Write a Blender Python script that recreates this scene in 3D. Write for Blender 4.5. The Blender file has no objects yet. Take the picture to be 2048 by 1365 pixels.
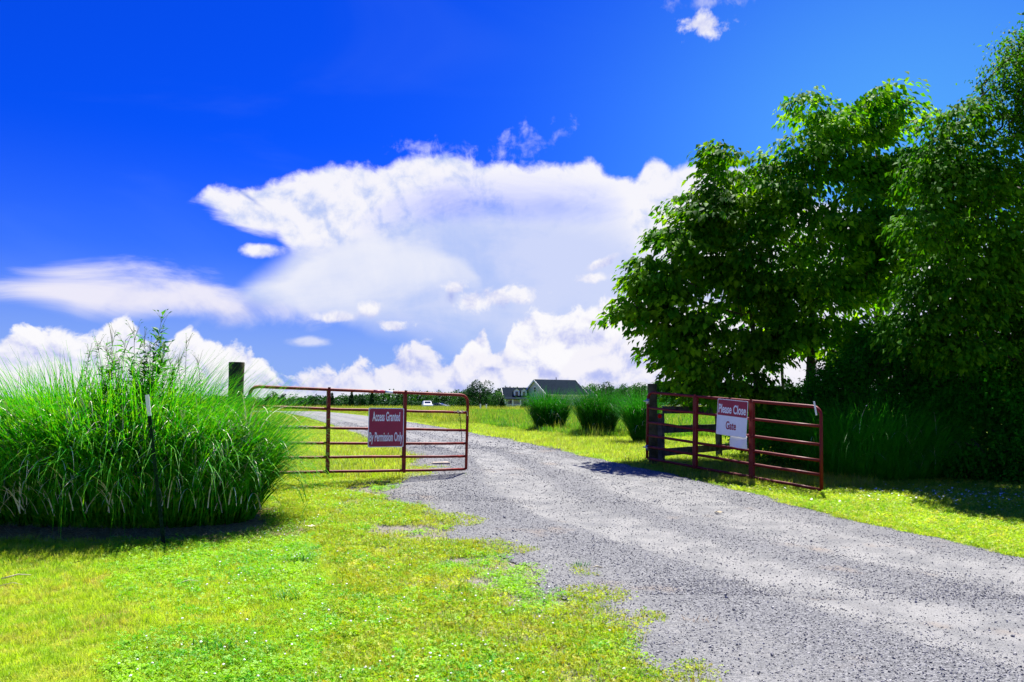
import bpy, math, random
import numpy as np
from mathutils import Vector, Matrix

R = math.radians
rng = np.random.default_rng(7)
random.seed(7)
scene = bpy.context.scene
COL = scene.collection

# ------------------------------------------------------------------ camera, light, sky
F_PX = 1570.0            # focal length in pixels of the 2048 px wide photograph
CAM_Z = 1.45
PITCH = math.atan(130.0 / F_PX)
cam_d = bpy.data.cameras.new('camera')
cam_d.sensor_width = 36.0
cam_d.lens = 36.0 * F_PX / 2048.0
cam_d.clip_start = 0.05
cam_d.clip_end = 12000.0
cam = bpy.data.objects.new('camera', cam_d)
COL.objects.link(cam)
cam.location = (0, 0, CAM_Z)
cam.rotation_euler = (math.pi / 2 + PITCH, 0, 0)
scene.camera = cam

scene.view_settings.view_transform = 'Standard'
scene.view_settings.look = 'None'
scene.view_settings.gamma = 1.0
scene.view_settings.use_curve_mapping = False
EXPO = 1.3
scene.view_settings.exposure = EXPO
KX = 0.5 ** EXPO

SUN_EL, SUN_AZ = R(62), R(20)          # azimuth measured from +Y towards +X
sun_dir = Vector((math.sin(SUN_AZ) * math.cos(SUN_EL), math.cos(SUN_AZ) * math.cos(SUN_EL), math.sin(SUN_EL)))
sd = bpy.data.lights.new('sun', 'SUN')
sd.energy = 5.0
sd.angle = R(0.5)
sd.color = (1.0, 0.95, 0.88)
sun = bpy.data.objects.new('sun', sd)
COL.objects.link(sun)
sun.rotation_euler = (-sun_dir).to_track_quat('-Z', 'Y').to_euler()

SKY_STRENGTH = 0.1

def px_dir(px, py):
    """world direction of a pixel of the photograph"""
    cx, cy = (px - 1024.0) / F_PX, (682.5 - py) / F_PX
    c, s = math.cos(PITCH), math.sin(PITCH)
    return np.array([cx, c - cy * s, s + cy * c])

def azel(px, py):
    d = px_dir(px, py)
    return math.atan2(d[0], d[1]), math.atan2(d[2], math.hypot(d[0], d[1]))

class Nodes:
    """small helper around a node tree"""
    def __init__(s, nt):
        s.nt = nt
    def new(s, t, **kw):
        n = s.nt.nodes.new(t)
        for k, v in kw.items():
            setattr(n, k, v)
        return n
    def link(s, a, b):
        s.nt.links.new(a, b)
    def put(s, sock, v):
        if hasattr(v, 'is_linked') or isinstance(v, bpy.types.NodeSocket):
            s.link(v, sock)
        elif v is not None:
            sock.default_value = v
    def m(s, op, a, b=None, c=None, clamp=False):
        n = s.new('ShaderNodeMath', operation=op)
        n.use_clamp = clamp
        s.put(n.inputs[0], a); s.put(n.inputs[1], b); s.put(n.inputs[2], c)
        return n.outputs[0]
    def smooth(s, v, lo, hi, a=0.0, b=1.0):
        n = s.new('ShaderNodeMapRange', interpolation_type='SMOOTHSTEP')
        s.put(n.inputs[0], v); s.put(n.inputs[1], lo); s.put(n.inputs[2], hi)
        n.inputs[3].default_value = a; n.inputs[4].default_value = b
        return n.outputs[0]
    def mix(s, f, a, b):
        n = s.new('ShaderNodeMix', data_type='RGBA')
        s.put(n.inputs[0], f)
        for i, v in ((6, a), (7, b)):
            if isinstance(v, (tuple, list)):
                v = tuple(v)[:3] + (1.0,)
            s.put(n.inputs[i], v)
        return n.outputs[2]
    def noise(s, vec, scale, detail=3.0, rough=0.5, dist=0.0, dims='3D', lac=2.0):
        n = s.new('ShaderNodeTexNoise', noise_dimensions=dims)
        if vec is not None:
            s.link(vec, n.inputs['Vector'])
        n.inputs['Scale'].default_value = scale
        n.inputs['Detail'].default_value = detail
        n.inputs['Roughness'].default_value = rough
        n.inputs['Lacunarity'].default_value = lac
        n.inputs['Distortion'].default_value = dist
        return n.outputs['Fac']
    def comb(s, x, y, z=0.0):
        n = s.new('ShaderNodeCombineXYZ')
        s.put(n.inputs[0], x); s.put(n.inputs[1], y); s.put(n.inputs[2], z)
        return n.outputs[0]
    def curve(s, v, pts, vector=False):
        n = s.new('ShaderNodeFloatCurve')
        c = n.mapping.curves[0]
        pts = sorted(pts)
        while len(c.points) < len(pts):
            c.points.new(0.5, 0.5)
        for p, (x, y) in zip(c.points, pts):
            p.location = (x, y)
            p.handle_type = 'VECTOR' if vector else 'AUTO_CLAMPED'
        n.mapping.update()
        s.put(n.inputs['Value'], v)
        return n.outputs[0]

def build_world():
    w = bpy.data.worlds.new('World')
    scene.world = w
    w.use_nodes = True
    nt = w.node_tree
    nt.nodes.clear()
    N = Nodes(nt)
    out = N.new('ShaderNodeOutputWorld')
    bg = N.new('ShaderNodeBackground')
    bg.inputs['Strength'].default_value = SKY_STRENGTH
    N.link(bg.outputs[0], out.inputs[0])
    sky = N.new('ShaderNodeTexSky', sky_type='NISHITA')
    sky.sun_disc = False
    sky.sun_elevation = SUN_EL
    sky.sun_rotation = SUN_AZ
    sky.air_density = 1.0
    sky.dust_density = 0.2
    sky.ozone_density = 3.0
    tc = N.new('ShaderNodeTexCoord')
    sep = N.new('ShaderNodeSeparateXYZ')
    N.link(tc.outputs['Generated'], sep.inputs[0])
    X, Y, Z = sep.outputs
    az = N.m('ARCTAN2', X, Y)
    el = N.m('ARCSINE', Z)
    UA, UB, VR = -1.3, 1.3, 0.8
    u = N.m('DIVIDE', N.m('SUBTRACT', az, UA), UB - UA)
    v = N.m('DIVIDE', el, VR)                    # elevation, 0..1 over 0..VR radians
    P = N.comb(N.m('MULTIPLY', az, 1.0), el)
    PXR = 1 / F_PX / VR                           # one photo pixel in v units (near the centre)

    def uv(pts):
        r = []
        for x, y in pts:
            a, e = azel(x, y)
            r.append(((a - UA) / (UB - UA), e / VR))
        return r

    # noises
    Pst = N.comb(N.m('MULTIPLY', az, 0.35), N.m('MULTIPLY', el, 1.0))
    n_bil = N.noise(P, 16, 6, 0.58, 0.1, '2D')
    sh = N.new('ShaderNodeVectorMath', operation='ADD')
    N.link(P, sh.inputs[0]); sh.inputs[1].default_value = (0.003, 0.014, 0)
    n_bil2 = N.noise(sh.outputs[0], 16, 6, 0.58, 0.1, '2D')
    n_cum = N.noise(P, 30, 7, 0.6, 0.25, '2D')
    n_cum2 = N.noise(sh.outputs[0], 30, 7, 0.6, 0.25, '2D')
    n_mid = N.noise(Pst, 13, 5, 0.6, 0.4, '2D')
    n_big = N.noise(P, 4.5, 6, 0.6, 0.3, '2D')
    n_str = N.noise(Pst, 17, 6, 0.62, 0.5, '2D')
    c = lambda n: N.m('SUBTRACT', n, 0.5)
    relief = N.m('ADD', N.m('MULTIPLY', N.m('SUBTRACT', n_bil, n_bil2), .45), N.m('MULTIPLY', N.m('SUBTRACT', n_cum, n_cum2), .55))       # lit from above

    # clear sky from the sky texture, deepened as the photograph shows it
    hs = N.new('ShaderNodeVectorMath', operation='MULTIPLY')
    N.link(sky.outputs[0], hs.inputs[0])
    hs.inputs[1].default_value = SKY_TINT
    base = hs.outputs[0]
    k = KX / SKY_STRENGTH
    K = lambda r, g, b: (r * k, g * k, b * k)
    # paler air low over the horizon
    low = N.smooth(v, 0.42, 0.02)
    base = N.mix(N.m('MULTIPLY', low, 0.75), base, K(.10, .27, .86))
    base = N.mix(N.smooth(v, .24, .03, 0, .75), base, K(.34, .50, .93))
    # thin bright veil towards the sun side
    au, ev = azel(1820, 330)
    d2 = N.m('ADD', N.m('POWER', N.m('DIVIDE', N.m('SUBTRACT', az, au), 0.34), 2.0),
             N.m('POWER', N.m('DIVIDE', N.m('SUBTRACT', el, ev), 0.26), 2.0))
    veil = N.m('EXPONENT', N.m('MULTIPLY', d2, -1.0))
    base = N.mix(N.m('MULTIPLY', veil, 0.75), base, K(.12, .48, .95))
    wv = N.smooth(N.noise(Pst, 5, 5, .55, .6, '2D'), .52, .85)
    base = N.mix(N.m('MULTIPLY', wv, 0.12), base, K(.2, .4, .95))
    col = base

    def layer(col, top, bot, nt_, amp_t, soft_t, nb_, amp_b, soft_b, white, shade, alpha=1.0, relief_k=3.0, base_shade=0.35, deep=0.12, vector=False, big=.5):
        T = N.curve(u, uv(top), vector); B = N.curve(u, uv(bot), vector)
        t = N.m('SUBTRACT', T, v)
        tt = N.m('MULTIPLY_ADD', c(nt_), amp_t * PXR, t)
        b = N.m('MULTIPLY_ADD', c(nb_), amp_b * PXR, N.m('SUBTRACT', v, B))
        mt = N.smooth(tt, 0.0, soft_t * PXR)
        if isinstance(soft_b, tuple):
            (pa, sa), (pb, sb_) = soft_b
            ua, ub = uv([(pa, 500)])[0][0], uv([(pb, 500)])[0][0]
            sw = N.smooth(u, ua, ub, sa * PXR * .5, sb_ * PXR * .5)
            mb = N.smooth(b, N.m('MULTIPLY', sw, -1.0), sw)
        else:
            mb = N.smooth(b, -soft_b * PXR * .5, soft_b * PXR * .5)
        a = N.m('MULTIPLY', mt, mb)
        a = N.m('MULTIPLY', a, alpha)
        # shading: deeper below the top edge -> more shade, relief on top of it
        s = N.smooth(t, 0.0, deep)
        s = N.m('MULTIPLY', s, base_shade)
        s = N.m('MULTIPLY_ADD', relief, -relief_k, s)
        s = N.m('MULTIPLY_ADD', N.m('ADD', N.smooth(n_big, .36, .66, -.5, .5), N.smooth(n_mid, .33, .70, -.35, .5)), big, s)
        s = N.smooth(s, -.25, 1.45)
        cc = N.mix(s, K(*white), K(*shade))
        return N.mix(a, col, cc)

    WH = (.94, .93, .98); SH = (.40, .46, .88)
    n_fine = N.noise(P, 42, 5, .6, .2, '2D')
    def puff(col, x, y, rx, ry, nz, amp, white=WH, shade=SH, alpha=1.0, soft=.5, rot=0.0):
        a0, e0 = azel(x, y)
        kx = F_PX / rx; ky = F_PX / ry
        du = N.m('SUBTRACT', az, a0); dv = N.m('SUBTRACT', el, e0)
        cr, sr = math.cos(rot), math.sin(rot)
        p = N.m('MULTIPLY', N.m('ADD', N.m('MULTIPLY', du, cr), N.m('MULTIPLY', dv, sr)), kx)
        q = N.m('MULTIPLY', N.m('ADD', N.m('MULTIPLY', du, -sr), N.m('MULTIPLY', dv, cr)), ky)
        r = N.m('SQRT', N.m('ADD', N.m('MULTIPLY', p, p), N.m('MULTIPLY', q, q)))
        f = N.m('MULTIPLY_ADD', c(nz), amp, N.m('SUBTRACT', 1.0, r))
        a = N.m('MULTIPLY', N.smooth(f, 0, soft), alpha)
        s = N.m('MULTIPLY_ADD', relief, -3.0, N.m('MULTIPLY_ADD', q, -.25, .2), clamp=True)
        return N.mix(a, col, N.mix(s, K(*white), K(*shade)))
    # pale veil under the anvil
    col = layer(col, [(380, 640), (480, 560), (560, 500), (640, 440), (900, 400), (1400, 380), (1900, 420), (2600, 500), (4200, 560)],
                [(380, 660), (480, 600), (560, 618), (640, 622), (720, 640), (860, 672), (1000, 740), (1100, 812), (2600, 812), (4200, 812)],
                n_big, 60, 60, n_big, 90, ((620, 30), (900, 120)), (.66, .72, .95), (.40, .54, .94), .93, .8, .25, deep=.35, big=.7)
    # anvil body
    col = layer(col, [(-900, 500), (330, 440), (384, 391), (402, 390), (425, 357), (470, 374), (520, 364), (560, 350), (620, 334), (700, 320), (760, 326), (820, 304), (900, 300), (960, 318), (1060, 320), (1140, 326), (1165, 312), (1196, 318), (1215, 342), (1275, 346), (1296, 314), (1312, 310), (1345, 332), (1370, 316), (1400, 318), (1500, 330), (1650, 400), (2000, 520), (2600, 640)],
                [(-900, 420), (330, 410), (384, 394), (430, 416), (470, 440), (520, 462), (556, 466), (590, 505), (680, 500), (800, 450), (950, 400), (1100, 410), (1220, 440), (1300, 540), (1400, 600), (1650, 640), (2000, 640), (2600, 650)],
                n_fine, 34, 22, n_str, 75, ((560, 26), (800, 150)), WH, (.46, .57, .93), 0.98, 4.5, .30, .30, big=.6)
    # bright spike below the tip of the anvil, blue cleft above it
    col = puff(col, 500, 397, 62, 9, n_str, 2.2, (.02, .16, .80), (.02, .16, .80), .75, 1.2, rot=-.55)
    # lower left lobe of the anvil and the lens-shaped streak
    col = layer(col, [(380, 640), (468, 566), (500, 552), (560, 540), (620, 500), (760, 470), (900, 500), (1000, 640)],
                [(380, 560), (468, 568), (520, 584), (570, 600), (620, 622), (760, 620), (900, 560), (1000, 560)],
                n_str, 50, 30, n_str, 50, 44, (.84, .86, .97), (.50, .60, .94), .95, .3, .3)
    col = layer(col, [(-2500, 560), (-600, 520), (-100, 565), (0, 548), (60, 532), (150, 516), (260, 520), (400, 534), (470, 556), (520, 582), (600, 598), (660, 618), (720, 660)],
                [(-2500, 600), (-600, 560), (-100, 580), (0, 585), (60, 597), (120, 612), (170, 630), (230, 634), (330, 628), (450, 632), (600, 632), (660, 628), (720, 600)],
                n_str, 95, 55, n_str, 80, 50, (.86, .84, .96), (.34, .42, .90), .97, .6, .30, big=1.0)
    # small clouds
    col = puff(col, 520, 499, 50, 17, n_bil, 1.6, soft=.6)
    col = puff(col, 1408, 48, 62, 26, n_fine, 2.8, soft=1.0)
    col = puff(col, 1420, 5, 90, 18, n_fine, 3.0, soft=1.6, alpha=.5)
    col = puff(col, 1045, 290, 90, 30, n_fine, 4.5, soft=2.2, alpha=.55, rot=.3)
    col = puff(col, 860, 296, 80, 18, n_fine, 4.0, soft=2.0, alpha=.5)
    col = puff(col, 670, 634, 60, 13, n_bil, 2.2, soft=.7)
    col = puff(col, 735, 620, 32, 20, n_fine, 2.0, soft=.7)
    col = puff(col, 790, 650, 45, 14, n_fine, 2.0, soft=.7)
    col = puff(col, 625, 684, 48, 12, n_str, 2.0, soft=.8, alpha=.6)
    col = puff(col, 1010, 590, 90, 22, n_fine, 2.0, soft=.7)
    col = puff(col, 1200, 528, 45, 11, n_fine, 1.8, soft=.7, rot=.4)
    col = puff(col, 1190, 556, 50, 11, n_fine, 1.8, soft=.7)
    # cumulus bank along the horizon, three ranks
    lo = [(-4200, 860), (2048, 860), (6000, 860)]
    col = layer(col, [(-4200, 500), (-1500, 640), (-400, 660), (-60, 700), (10, 676), (45, 640), (70, 642), (85, 655), (130, 662), (190, 660), (205, 645), (243, 628), (280, 655), (320, 690), (355, 672), (382, 652), (400, 668), (440, 674), (480, 690), (520, 722), (570, 748), (620, 768), (700, 775), (850, 780), (980, 740), (1010, 700), (980, 650), (1030, 640), (1080, 612), (1130, 622), (1180, 606), (1260, 580), (1400, 600), (1650, 640), (2048, 640), (3200, 560)],
                lo, n_cum, 75, 16, n_bil, 30, 20, (.97, .96, .99), (.50, .54, .90), 1.0, 5.0, .50, .16, big=.15)
    col = layer(col, [(-4200, 640), (-1500, 720), (0, 735), (100, 722), (250, 745), (420, 735), (500, 760), (560, 752), (600, 748), (640, 728), (670, 738), (720, 716), (760, 722), (790, 700), (835, 680), (870, 690), (900, 712), (940, 694), (990, 696), (1050, 712), (1110, 745), (1150, 690), (1230, 668), (1320, 700), (1450, 720), (2048, 700), (3200, 650)],
                lo, n_cum, 85, 20, n_bil, 30, 20, (.92, .90, .97), (.46, .52, .90), .95, 5.0, .55, .11, big=.15)
    col = layer(col, [(-4200, 760), (0, 775), (300, 770), (600, 772), (900, 765), (1200, 760), (2048, 760), (3200, 740)],
                lo, n_cum, 60, 26, n_bil, 30, 20, (.80, .83, .96), (.45, .55, .92), .55, 3.0, .6, .08)
    # darker knots
    col = puff(col, 906, 574, 34, 17, n_fine, 1.6, soft=.7)
    col = puff(col, 945, 606, 50, 26, n_fine, 2.0, soft=.8)
    col = puff(col, 903, 594, 17, 20, n_fine, 1.4, (.16, .22, .74), (.16, .22, .75), .6, 1.2)
    col = puff(col, 1195, 645, 34, 14, n_fine, 1.8, (.38, .38, .80), (.38, .40, .80), .7, 1.2)
    col = puff(col, 985, 738, 30, 7, n_fine, 1.8, (.24, .32, .80), (.24, .32, .80), .6, 1.2)
    N.link(col, bg.inputs['Color'])

SKY_TINT = (0.004, 0.104, .66)
build_world()

# ------------------------------------------------------------------ helpers
def link(o, parent=None):
    COL.objects.link(o)
    if parent is not None:
        o.parent = parent
    return o

def tag(o, label=None, cat=None, group=None, kind=None):
    if label: o['label'] = label
    if cat: o['category'] = cat
    if group: o['group'] = group
    if kind: o['kind'] = kind
    return o

def empty(name, loc=(0, 0, 0), rz=0.0):
    o = bpy.data.objects.new(name, None)
    o.empty_display_size = 0.2
    o.location = loc
    o.rotation_euler = (0, 0, rz)
    return link(o)

def np_mesh(name, verts, faces, mat=None, smooth=False, mats=None, midx=None):
    """faces: list of arrays, each (n, k)"""
    me = bpy.data.meshes.new(name)
    verts = np.asarray(verts, dtype=np.float32)
    me.vertices.add(len(verts))
    me.vertices.foreach_set('co', verts.ravel())
    if not isinstance(faces, (list, tuple)) or (len(faces) and np.ndim(faces[0]) < 2):
        faces = [np.asarray(faces)]
    faces = [np.asarray(f, dtype=np.int32) for f in faces if len(f)]
    loops = np.concatenate([f.ravel() for f in faces])
    tot = np.concatenate([np.full(len(f), f.shape[1], np.int32) for f in faces])
    start = np.concatenate([[0], np.cumsum(tot)[:-1]]).astype(np.int32)
    me.loops.add(len(loops)); me.loops.foreach_set('vertex_index', loops)
    me.polygons.add(len(tot)); me.polygons.foreach_set('loop_start', start)
    me.polygons.foreach_set('loop_total', tot)
    if smooth:
        me.polygons.foreach_set('use_smooth', np.ones(len(tot), bool))
    if mats:
        for m_ in mats: me.materials.append(m_)
        me.polygons.foreach_set('material_index', np.asarray(midx, np.int32))
    elif mat:
        me.materials.append(mat)
    me.update(calc_edges=True)
    me.validate()
    return me

def obj(name, me, parent=None, loc=None):
    o = bpy.data.objects.new(name, me)
    if loc is not None: o.location = loc
    return link(o, parent)

class MB:
    """collects simple solids in one mesh"""
    def __init__(s):
        s.v = []; s.f = []
    def add(s, v, f):
        b = len(s.v)
        s.v += [tuple(map(float, p)) for p in v]
        s.f += [tuple(i + b for i in q) for q in f]
    def box(s, lo, hi, M=None):
        x0, y0, z0 = lo; x1, y1, z1 = hi
        v = [Vector(p) for p in ((x0,y0,z0),(x1,y0,z0),(x1,y1,z0),(x0,y1,z0),(x0,y0,z1),(x1,y0,z1),(x1,y1,z1),(x0,y1,z1))]
        if M is not None: v = [M @ p for p in v]
        s.add(v, [(3,2,1,0),(4,5,6,7),(0,1,5,4),(1,2,6,5),(2,3,7,6),(3,0,4,7)])
    def beam(s, a, b, w, h, up=(0, 0, 1)):
        a, b, up = Vector(a), Vector(b), Vector(up)
        d = (b - a); L = d.length; d.normalize()
        x = d.cross(up)
        if x.length < 1e-4: x = d.cross(Vector((0, 1, 0)))
        x.normalize(); z = x.cross(d)
        M = Matrix((x, d, z)).transposed().to_4x4(); M.translation = a
        s.box((-w/2, 0, -h/2), (w/2, L, h/2), M)
    def tube(s, pts, r, n=10, cap=True):
        pts = [Vector(p) for p in pts]
        if not hasattr(r, '__len__'): r = [r] * len(pts)
        ring = []; x = None
        for i, p in enumerate(pts):
            d = (pts[min(i+1, len(pts)-1)] - pts[max(i-1, 0)]).normalized()
            if x is None:
                x = d.cross(Vector((0, 0, 1)))
                if x.length < 1e-3: x = d.cross(Vector((0, 1, 0)))
            x = (x - d * x.dot(d)).normalized(); y = d.cross(x)
            ring.append([p + (x * math.cos(2*math.pi*k/n) + y * math.sin(2*math.pi*k/n)) * r[i] for k in range(n)])
        v = [p for q in ring for p in q]; f = []
        for i in range(len(pts) - 1):
            for k in range(n):
                a, b = i*n + k, i*n + (k+1) % n
                f.append((a, b, b+n, a+n))
        if cap:
            f.append(tuple(range(n))[::-1]); f.append(tuple((len(pts)-1)*n + k for k in range(n)))
        s.add(v, f)
    def build(s, name, mat, parent=None, smooth=False, bevel=0.0, loc=None):
        me = bpy.data.meshes.new(name)
        me.from_pydata(s.v, [], s.f)
        me.materials.append(mat)
        if smooth:
            me.polygons.foreach_set('use_smooth', [len(p.vertices) == 4 for p in me.polygons])
        me.update()
        o = obj(name, me, parent, loc)
        if bevel:
            m = o.modifiers.new('bevel', 'BEVEL'); m.width = bevel; m.segments = 2; m.limit_method = 'ANGLE'
        return o

# ------------------------------------------------------------------ materials
MATS = {}
def principled(name, rgb, rough=0.6, metal=0.0, spec=0.5, var=0.15, scale=8.0, bump=0.0, bscale=40.0, rgb2=None, detail=5.0, lo=.35, hi=.65, coords='Object'):
    if name in MATS: return MATS[name]
    m = bpy.data.materials.new(name); m.use_nodes = True
    nt = m.node_tree; N = Nodes(nt)
    b = nt.nodes['Principled BSDF']
    b.inputs['Roughness'].default_value = rough
    b.inputs['Metallic'].default_value = metal
    b.inputs['Specular IOR Level'].default_value = spec
    tc = N.new('ShaderNodeTexCoord'); co = tc.outputs[coords]
    if rgb2 is None: rgb2 = tuple(min(1, c_ * (1 + var * 2)) for c_ in rgb); rgb = tuple(c_ * (1 - var) for c_ in rgb)
    f = N.smooth(N.noise(co, scale, detail, .6), lo, hi)
    N.link(N.mix(f, rgb, rgb2), b.inputs['Base Color'])
    if bump:
        bp = N.new('ShaderNodeBump'); bp.inputs['Strength'].default_value = bump; bp.inputs['Distance'].default_value = .01
        N.link(N.noise(co, bscale, 4, .6), bp.inputs['Height']); N.link(bp.outputs[0], b.inputs['Normal'])
    MATS[name] = m
    return m

def foliage(name, c1, c2, c3=None, transl=0.45, scale=1.3, fine=25.0, rough=0.5, spec=0.25, tcol=None, lo=.38, hi=.62):
    """leaf material: two or three hues spread by position, with light passing through"""
    if name in MATS: return MATS[name]
    m = bpy.data.materials.new(name); m.use_nodes = True
    nt = m.node_tree; N = Nodes(nt)
    b = nt.nodes['Principled BSDF']; out = nt.nodes['Material Output']
    g = N.new('ShaderNodeNewGeometry'); pos = g.outputs['Position']
    f1 = N.smooth(N.noise(pos, scale, 3, .6), lo, hi)
    col = N.mix(f1, c1, c2)
    f2 = N.smooth(N.noise(pos, fine, 2, .6), .42, .72)
    col = N.mix(f2, col, c3 or tuple(x * 1.35 for x in c2))
    oi = N.new('ShaderNodeObjectInfo')
    hsv = N.new('ShaderNodeHueSaturation')
    N.link(N.smooth(oi.outputs['Random'], 0, 1, .8, 1.2), hsv.inputs['Value']); N.link(col, hsv.inputs['Color'])
    col = hsv.outputs[0]
    N.link(col, b.inputs['Base Color'])
    b.inputs['Roughness'].default_value = rough
    b.inputs['Specular IOR Level'].default_value = spec
    t = N.new('ShaderNodeBsdfTranslucent')
    tm = N.new('ShaderNodeVectorMath', operation='MULTIPLY'); N.link(col, tm.inputs[0])
    tm.inputs[1].default_value = tcol or (1.4, 1.4, .6)
    N.link(tm.outputs[0], t.inputs['Color'])
    mx = N.new('ShaderNodeMixShader'); mx.inputs[0].default_value = transl
    N.link(b.outputs[0], mx.inputs[1]); N.link(t.outputs[0], mx.inputs[2]); N.link(mx.outputs[0], out.inputs['Surface'])
    MATS[name] = m
    return m

# ------------------------------------------------------------------ terrain
GY = np.array([-60, 0, 6, 9, 12, 15, 32, 60, 120, 180, 300, 600, 1500, 5000.])
GZ = np.array([-1.5, -1.45, -1.43, -1.38, -1.21, -1.09, -1.0, -.92, -.77, -.66, -.62, -1.4, -4, -12.])
_ys = np.concatenate([np.arange(-60, 60, .25), np.geomspace(60, 5000, 400)])
_zs = np.interp(_ys, GY, GZ)
_k = np.ones(9) / 9
_zs[4:476] = np.convolve(_zs[:480], _k, 'same')[4:476]
def ground(x, y):
    x = np.asarray(x, float); y = np.asarray(y, float)
    z = np.interp(y, _ys, _zs) + CAM_Z
    z = z - 0.018 * np.clip(x, -7, 7) * np.clip((30 - y) / 15, 0, 1) * np.clip(y / 8, 0, 1)
    z = z + 0.012 * np.sin(x * 1.3 + .7 * y) * np.cos(y * .9 - x * .4) * np.clip(y / 4, 0, 1) * np.clip((60 - y) / 30, 0, 1)
    return z
def G(px, py):
    """point where the view ray of a photo pixel meets the ground"""
    d = px_dir(px, py)
    t = np.geomspace(1, 3000, 6000)
    h = CAM_Z + d[2] * t - ground(d[0] * t, d[1] * t)
    i = int(np.argmax(h < 0)) if (h < 0).any() else len(t) - 1
    a, b = t[max(i-1, 0)], t[i]
    for _ in range(30):
        c = .5 * (a + b)
        if CAM_Z + d[2] * c - ground(d[0] * c, d[1] * c) < 0: b = c
        else: a = c
    return Vector((d[0] * b, d[1] * b, CAM_Z + d[2] * b))
def P(px, py, Y):
    """point on a photo pixel's view ray at world distance Y"""
    d = px_dir(px, py); t = Y / d[1]
    return Vector((d[0] * t, Y, CAM_Z + d[2] * t))
def on_ground(x, y, dz=0.0):
    return Vector((x, y, float(ground(x, y)) + dz))

def vnoise(x, y, seed=0, octs=4, f=1.0):
    """cheap value noise, -1..1"""
    x = np.asarray(x, float); y = np.asarray(y, float)
    s = 0; a = 1; tot = 0
    for o in range(octs):
        X, Y = x * f + 17.3 * o + seed, y * f - 9.1 * o + seed * 2.3
        xi, yi = np.floor(X), np.floor(Y); fx, fy = X - xi, Y - yi
        fx = fx * fx * (3 - 2 * fx); fy = fy * fy * (3 - 2 * fy)
        h = lambda i, j: (np.sin(i * 127.1 + j * 311.7 + seed * 13.7) * 43758.5453) % 1.0
        n = (h(xi, yi) * (1-fx) + h(xi+1, yi) * fx) * (1-fy) + (h(xi, yi+1) * (1-fx) + h(xi+1, yi+1) * fx) * fy
        s = s + a * (n * 2 - 1); tot += a; a *= .5; f *= 2
    return s / tot

# road edges, traced on the ground
LEFT = [G(*p) for p in ((1300, 1500), (1250, 1365), (1190, 1290), (1120, 1220), (1050, 1150), (960, 1095), (870, 1050), (810, 1010), (775, 985), (815, 950), (835, 920), (800, 900), (760, 885), (700, 865), (650, 847), (610, 834), (560, 825.5))]
RIGHT = [G(*p) for p in ((2048, 1118), (1900, 1080), (1700, 1040), (1530, 995), (1400, 962), (1290, 940), (1200, 920), (1100, 897), (950, 868), (860, 852), (760, 836), (690, 828), (640, 824))]
_ly = np.array([-10, 2] + [p.y for p in LEFT]); _lx = np.array([.8, .6] + [p.x for p in LEFT])
_ry = np.array([-10, 2, 4, 6] + [p.y for p in RIGHT]); _rx = np.array([16, 13, 9.5, 6.4] + [p.x for p in RIGHT])
_o = np.argsort(_ly); _ly, _lx = _ly[_o], _lx[_o]
_o = np.argsort(_ry); _ry, _rx = _ry[_o], _rx[_o]
_ly = np.append(_ly, [_ly[-1] + 40]); _lx = np.append(_lx, [_lx[-1] - 60])
_ry = np.append(_ry, [_ry[-1] + 40]); _rx = np.append(_rx, [_rx[-1] - 60])
def road_lane(x, y):
    """0 at the left edge of the drive, 1 at the right edge"""
    l, r = np.interp(y, _ly, _lx), np.interp(y, _ry, _rx)
    return (x - l) / np.maximum(r - l, .5), l, r
def road_sd(x, y):
    """metres inside the drive (positive inside), ragged"""
    s, l, r = road_lane(x, y)
    n = vnoise(x, y, 3, 4, 1.1)
    wl = np.where(y < 14, 0.45, .25) * n
    return np.minimum(x - l + wl, r - x + .22 * vnoise(x, y, 8, 4, 1.7))
# ------------------------------------------------------------------ ground sheet and gravel drive
def grid(ys, halfw, nx):
    """grid rows at ys; x spacing grows with distance"""
    t = np.linspace(-1, 1, nx)
    Yg = np.repeat(ys[:, None], nx, 1)
    Xg = t[None, :] * halfw(ys)[:, None]
    return Xg, Yg
def grid_faces(ny, nx, mask=None):
    i = np.arange(ny * nx).reshape(ny, nx)
    q = np.stack([i[:-1, :-1], i[:-1, 1:], i[1:, 1:], i[1:, :-1]], -1).reshape(-1, 4)
    if mask is not None: q = q[mask.ravel()]
    return q

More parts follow.
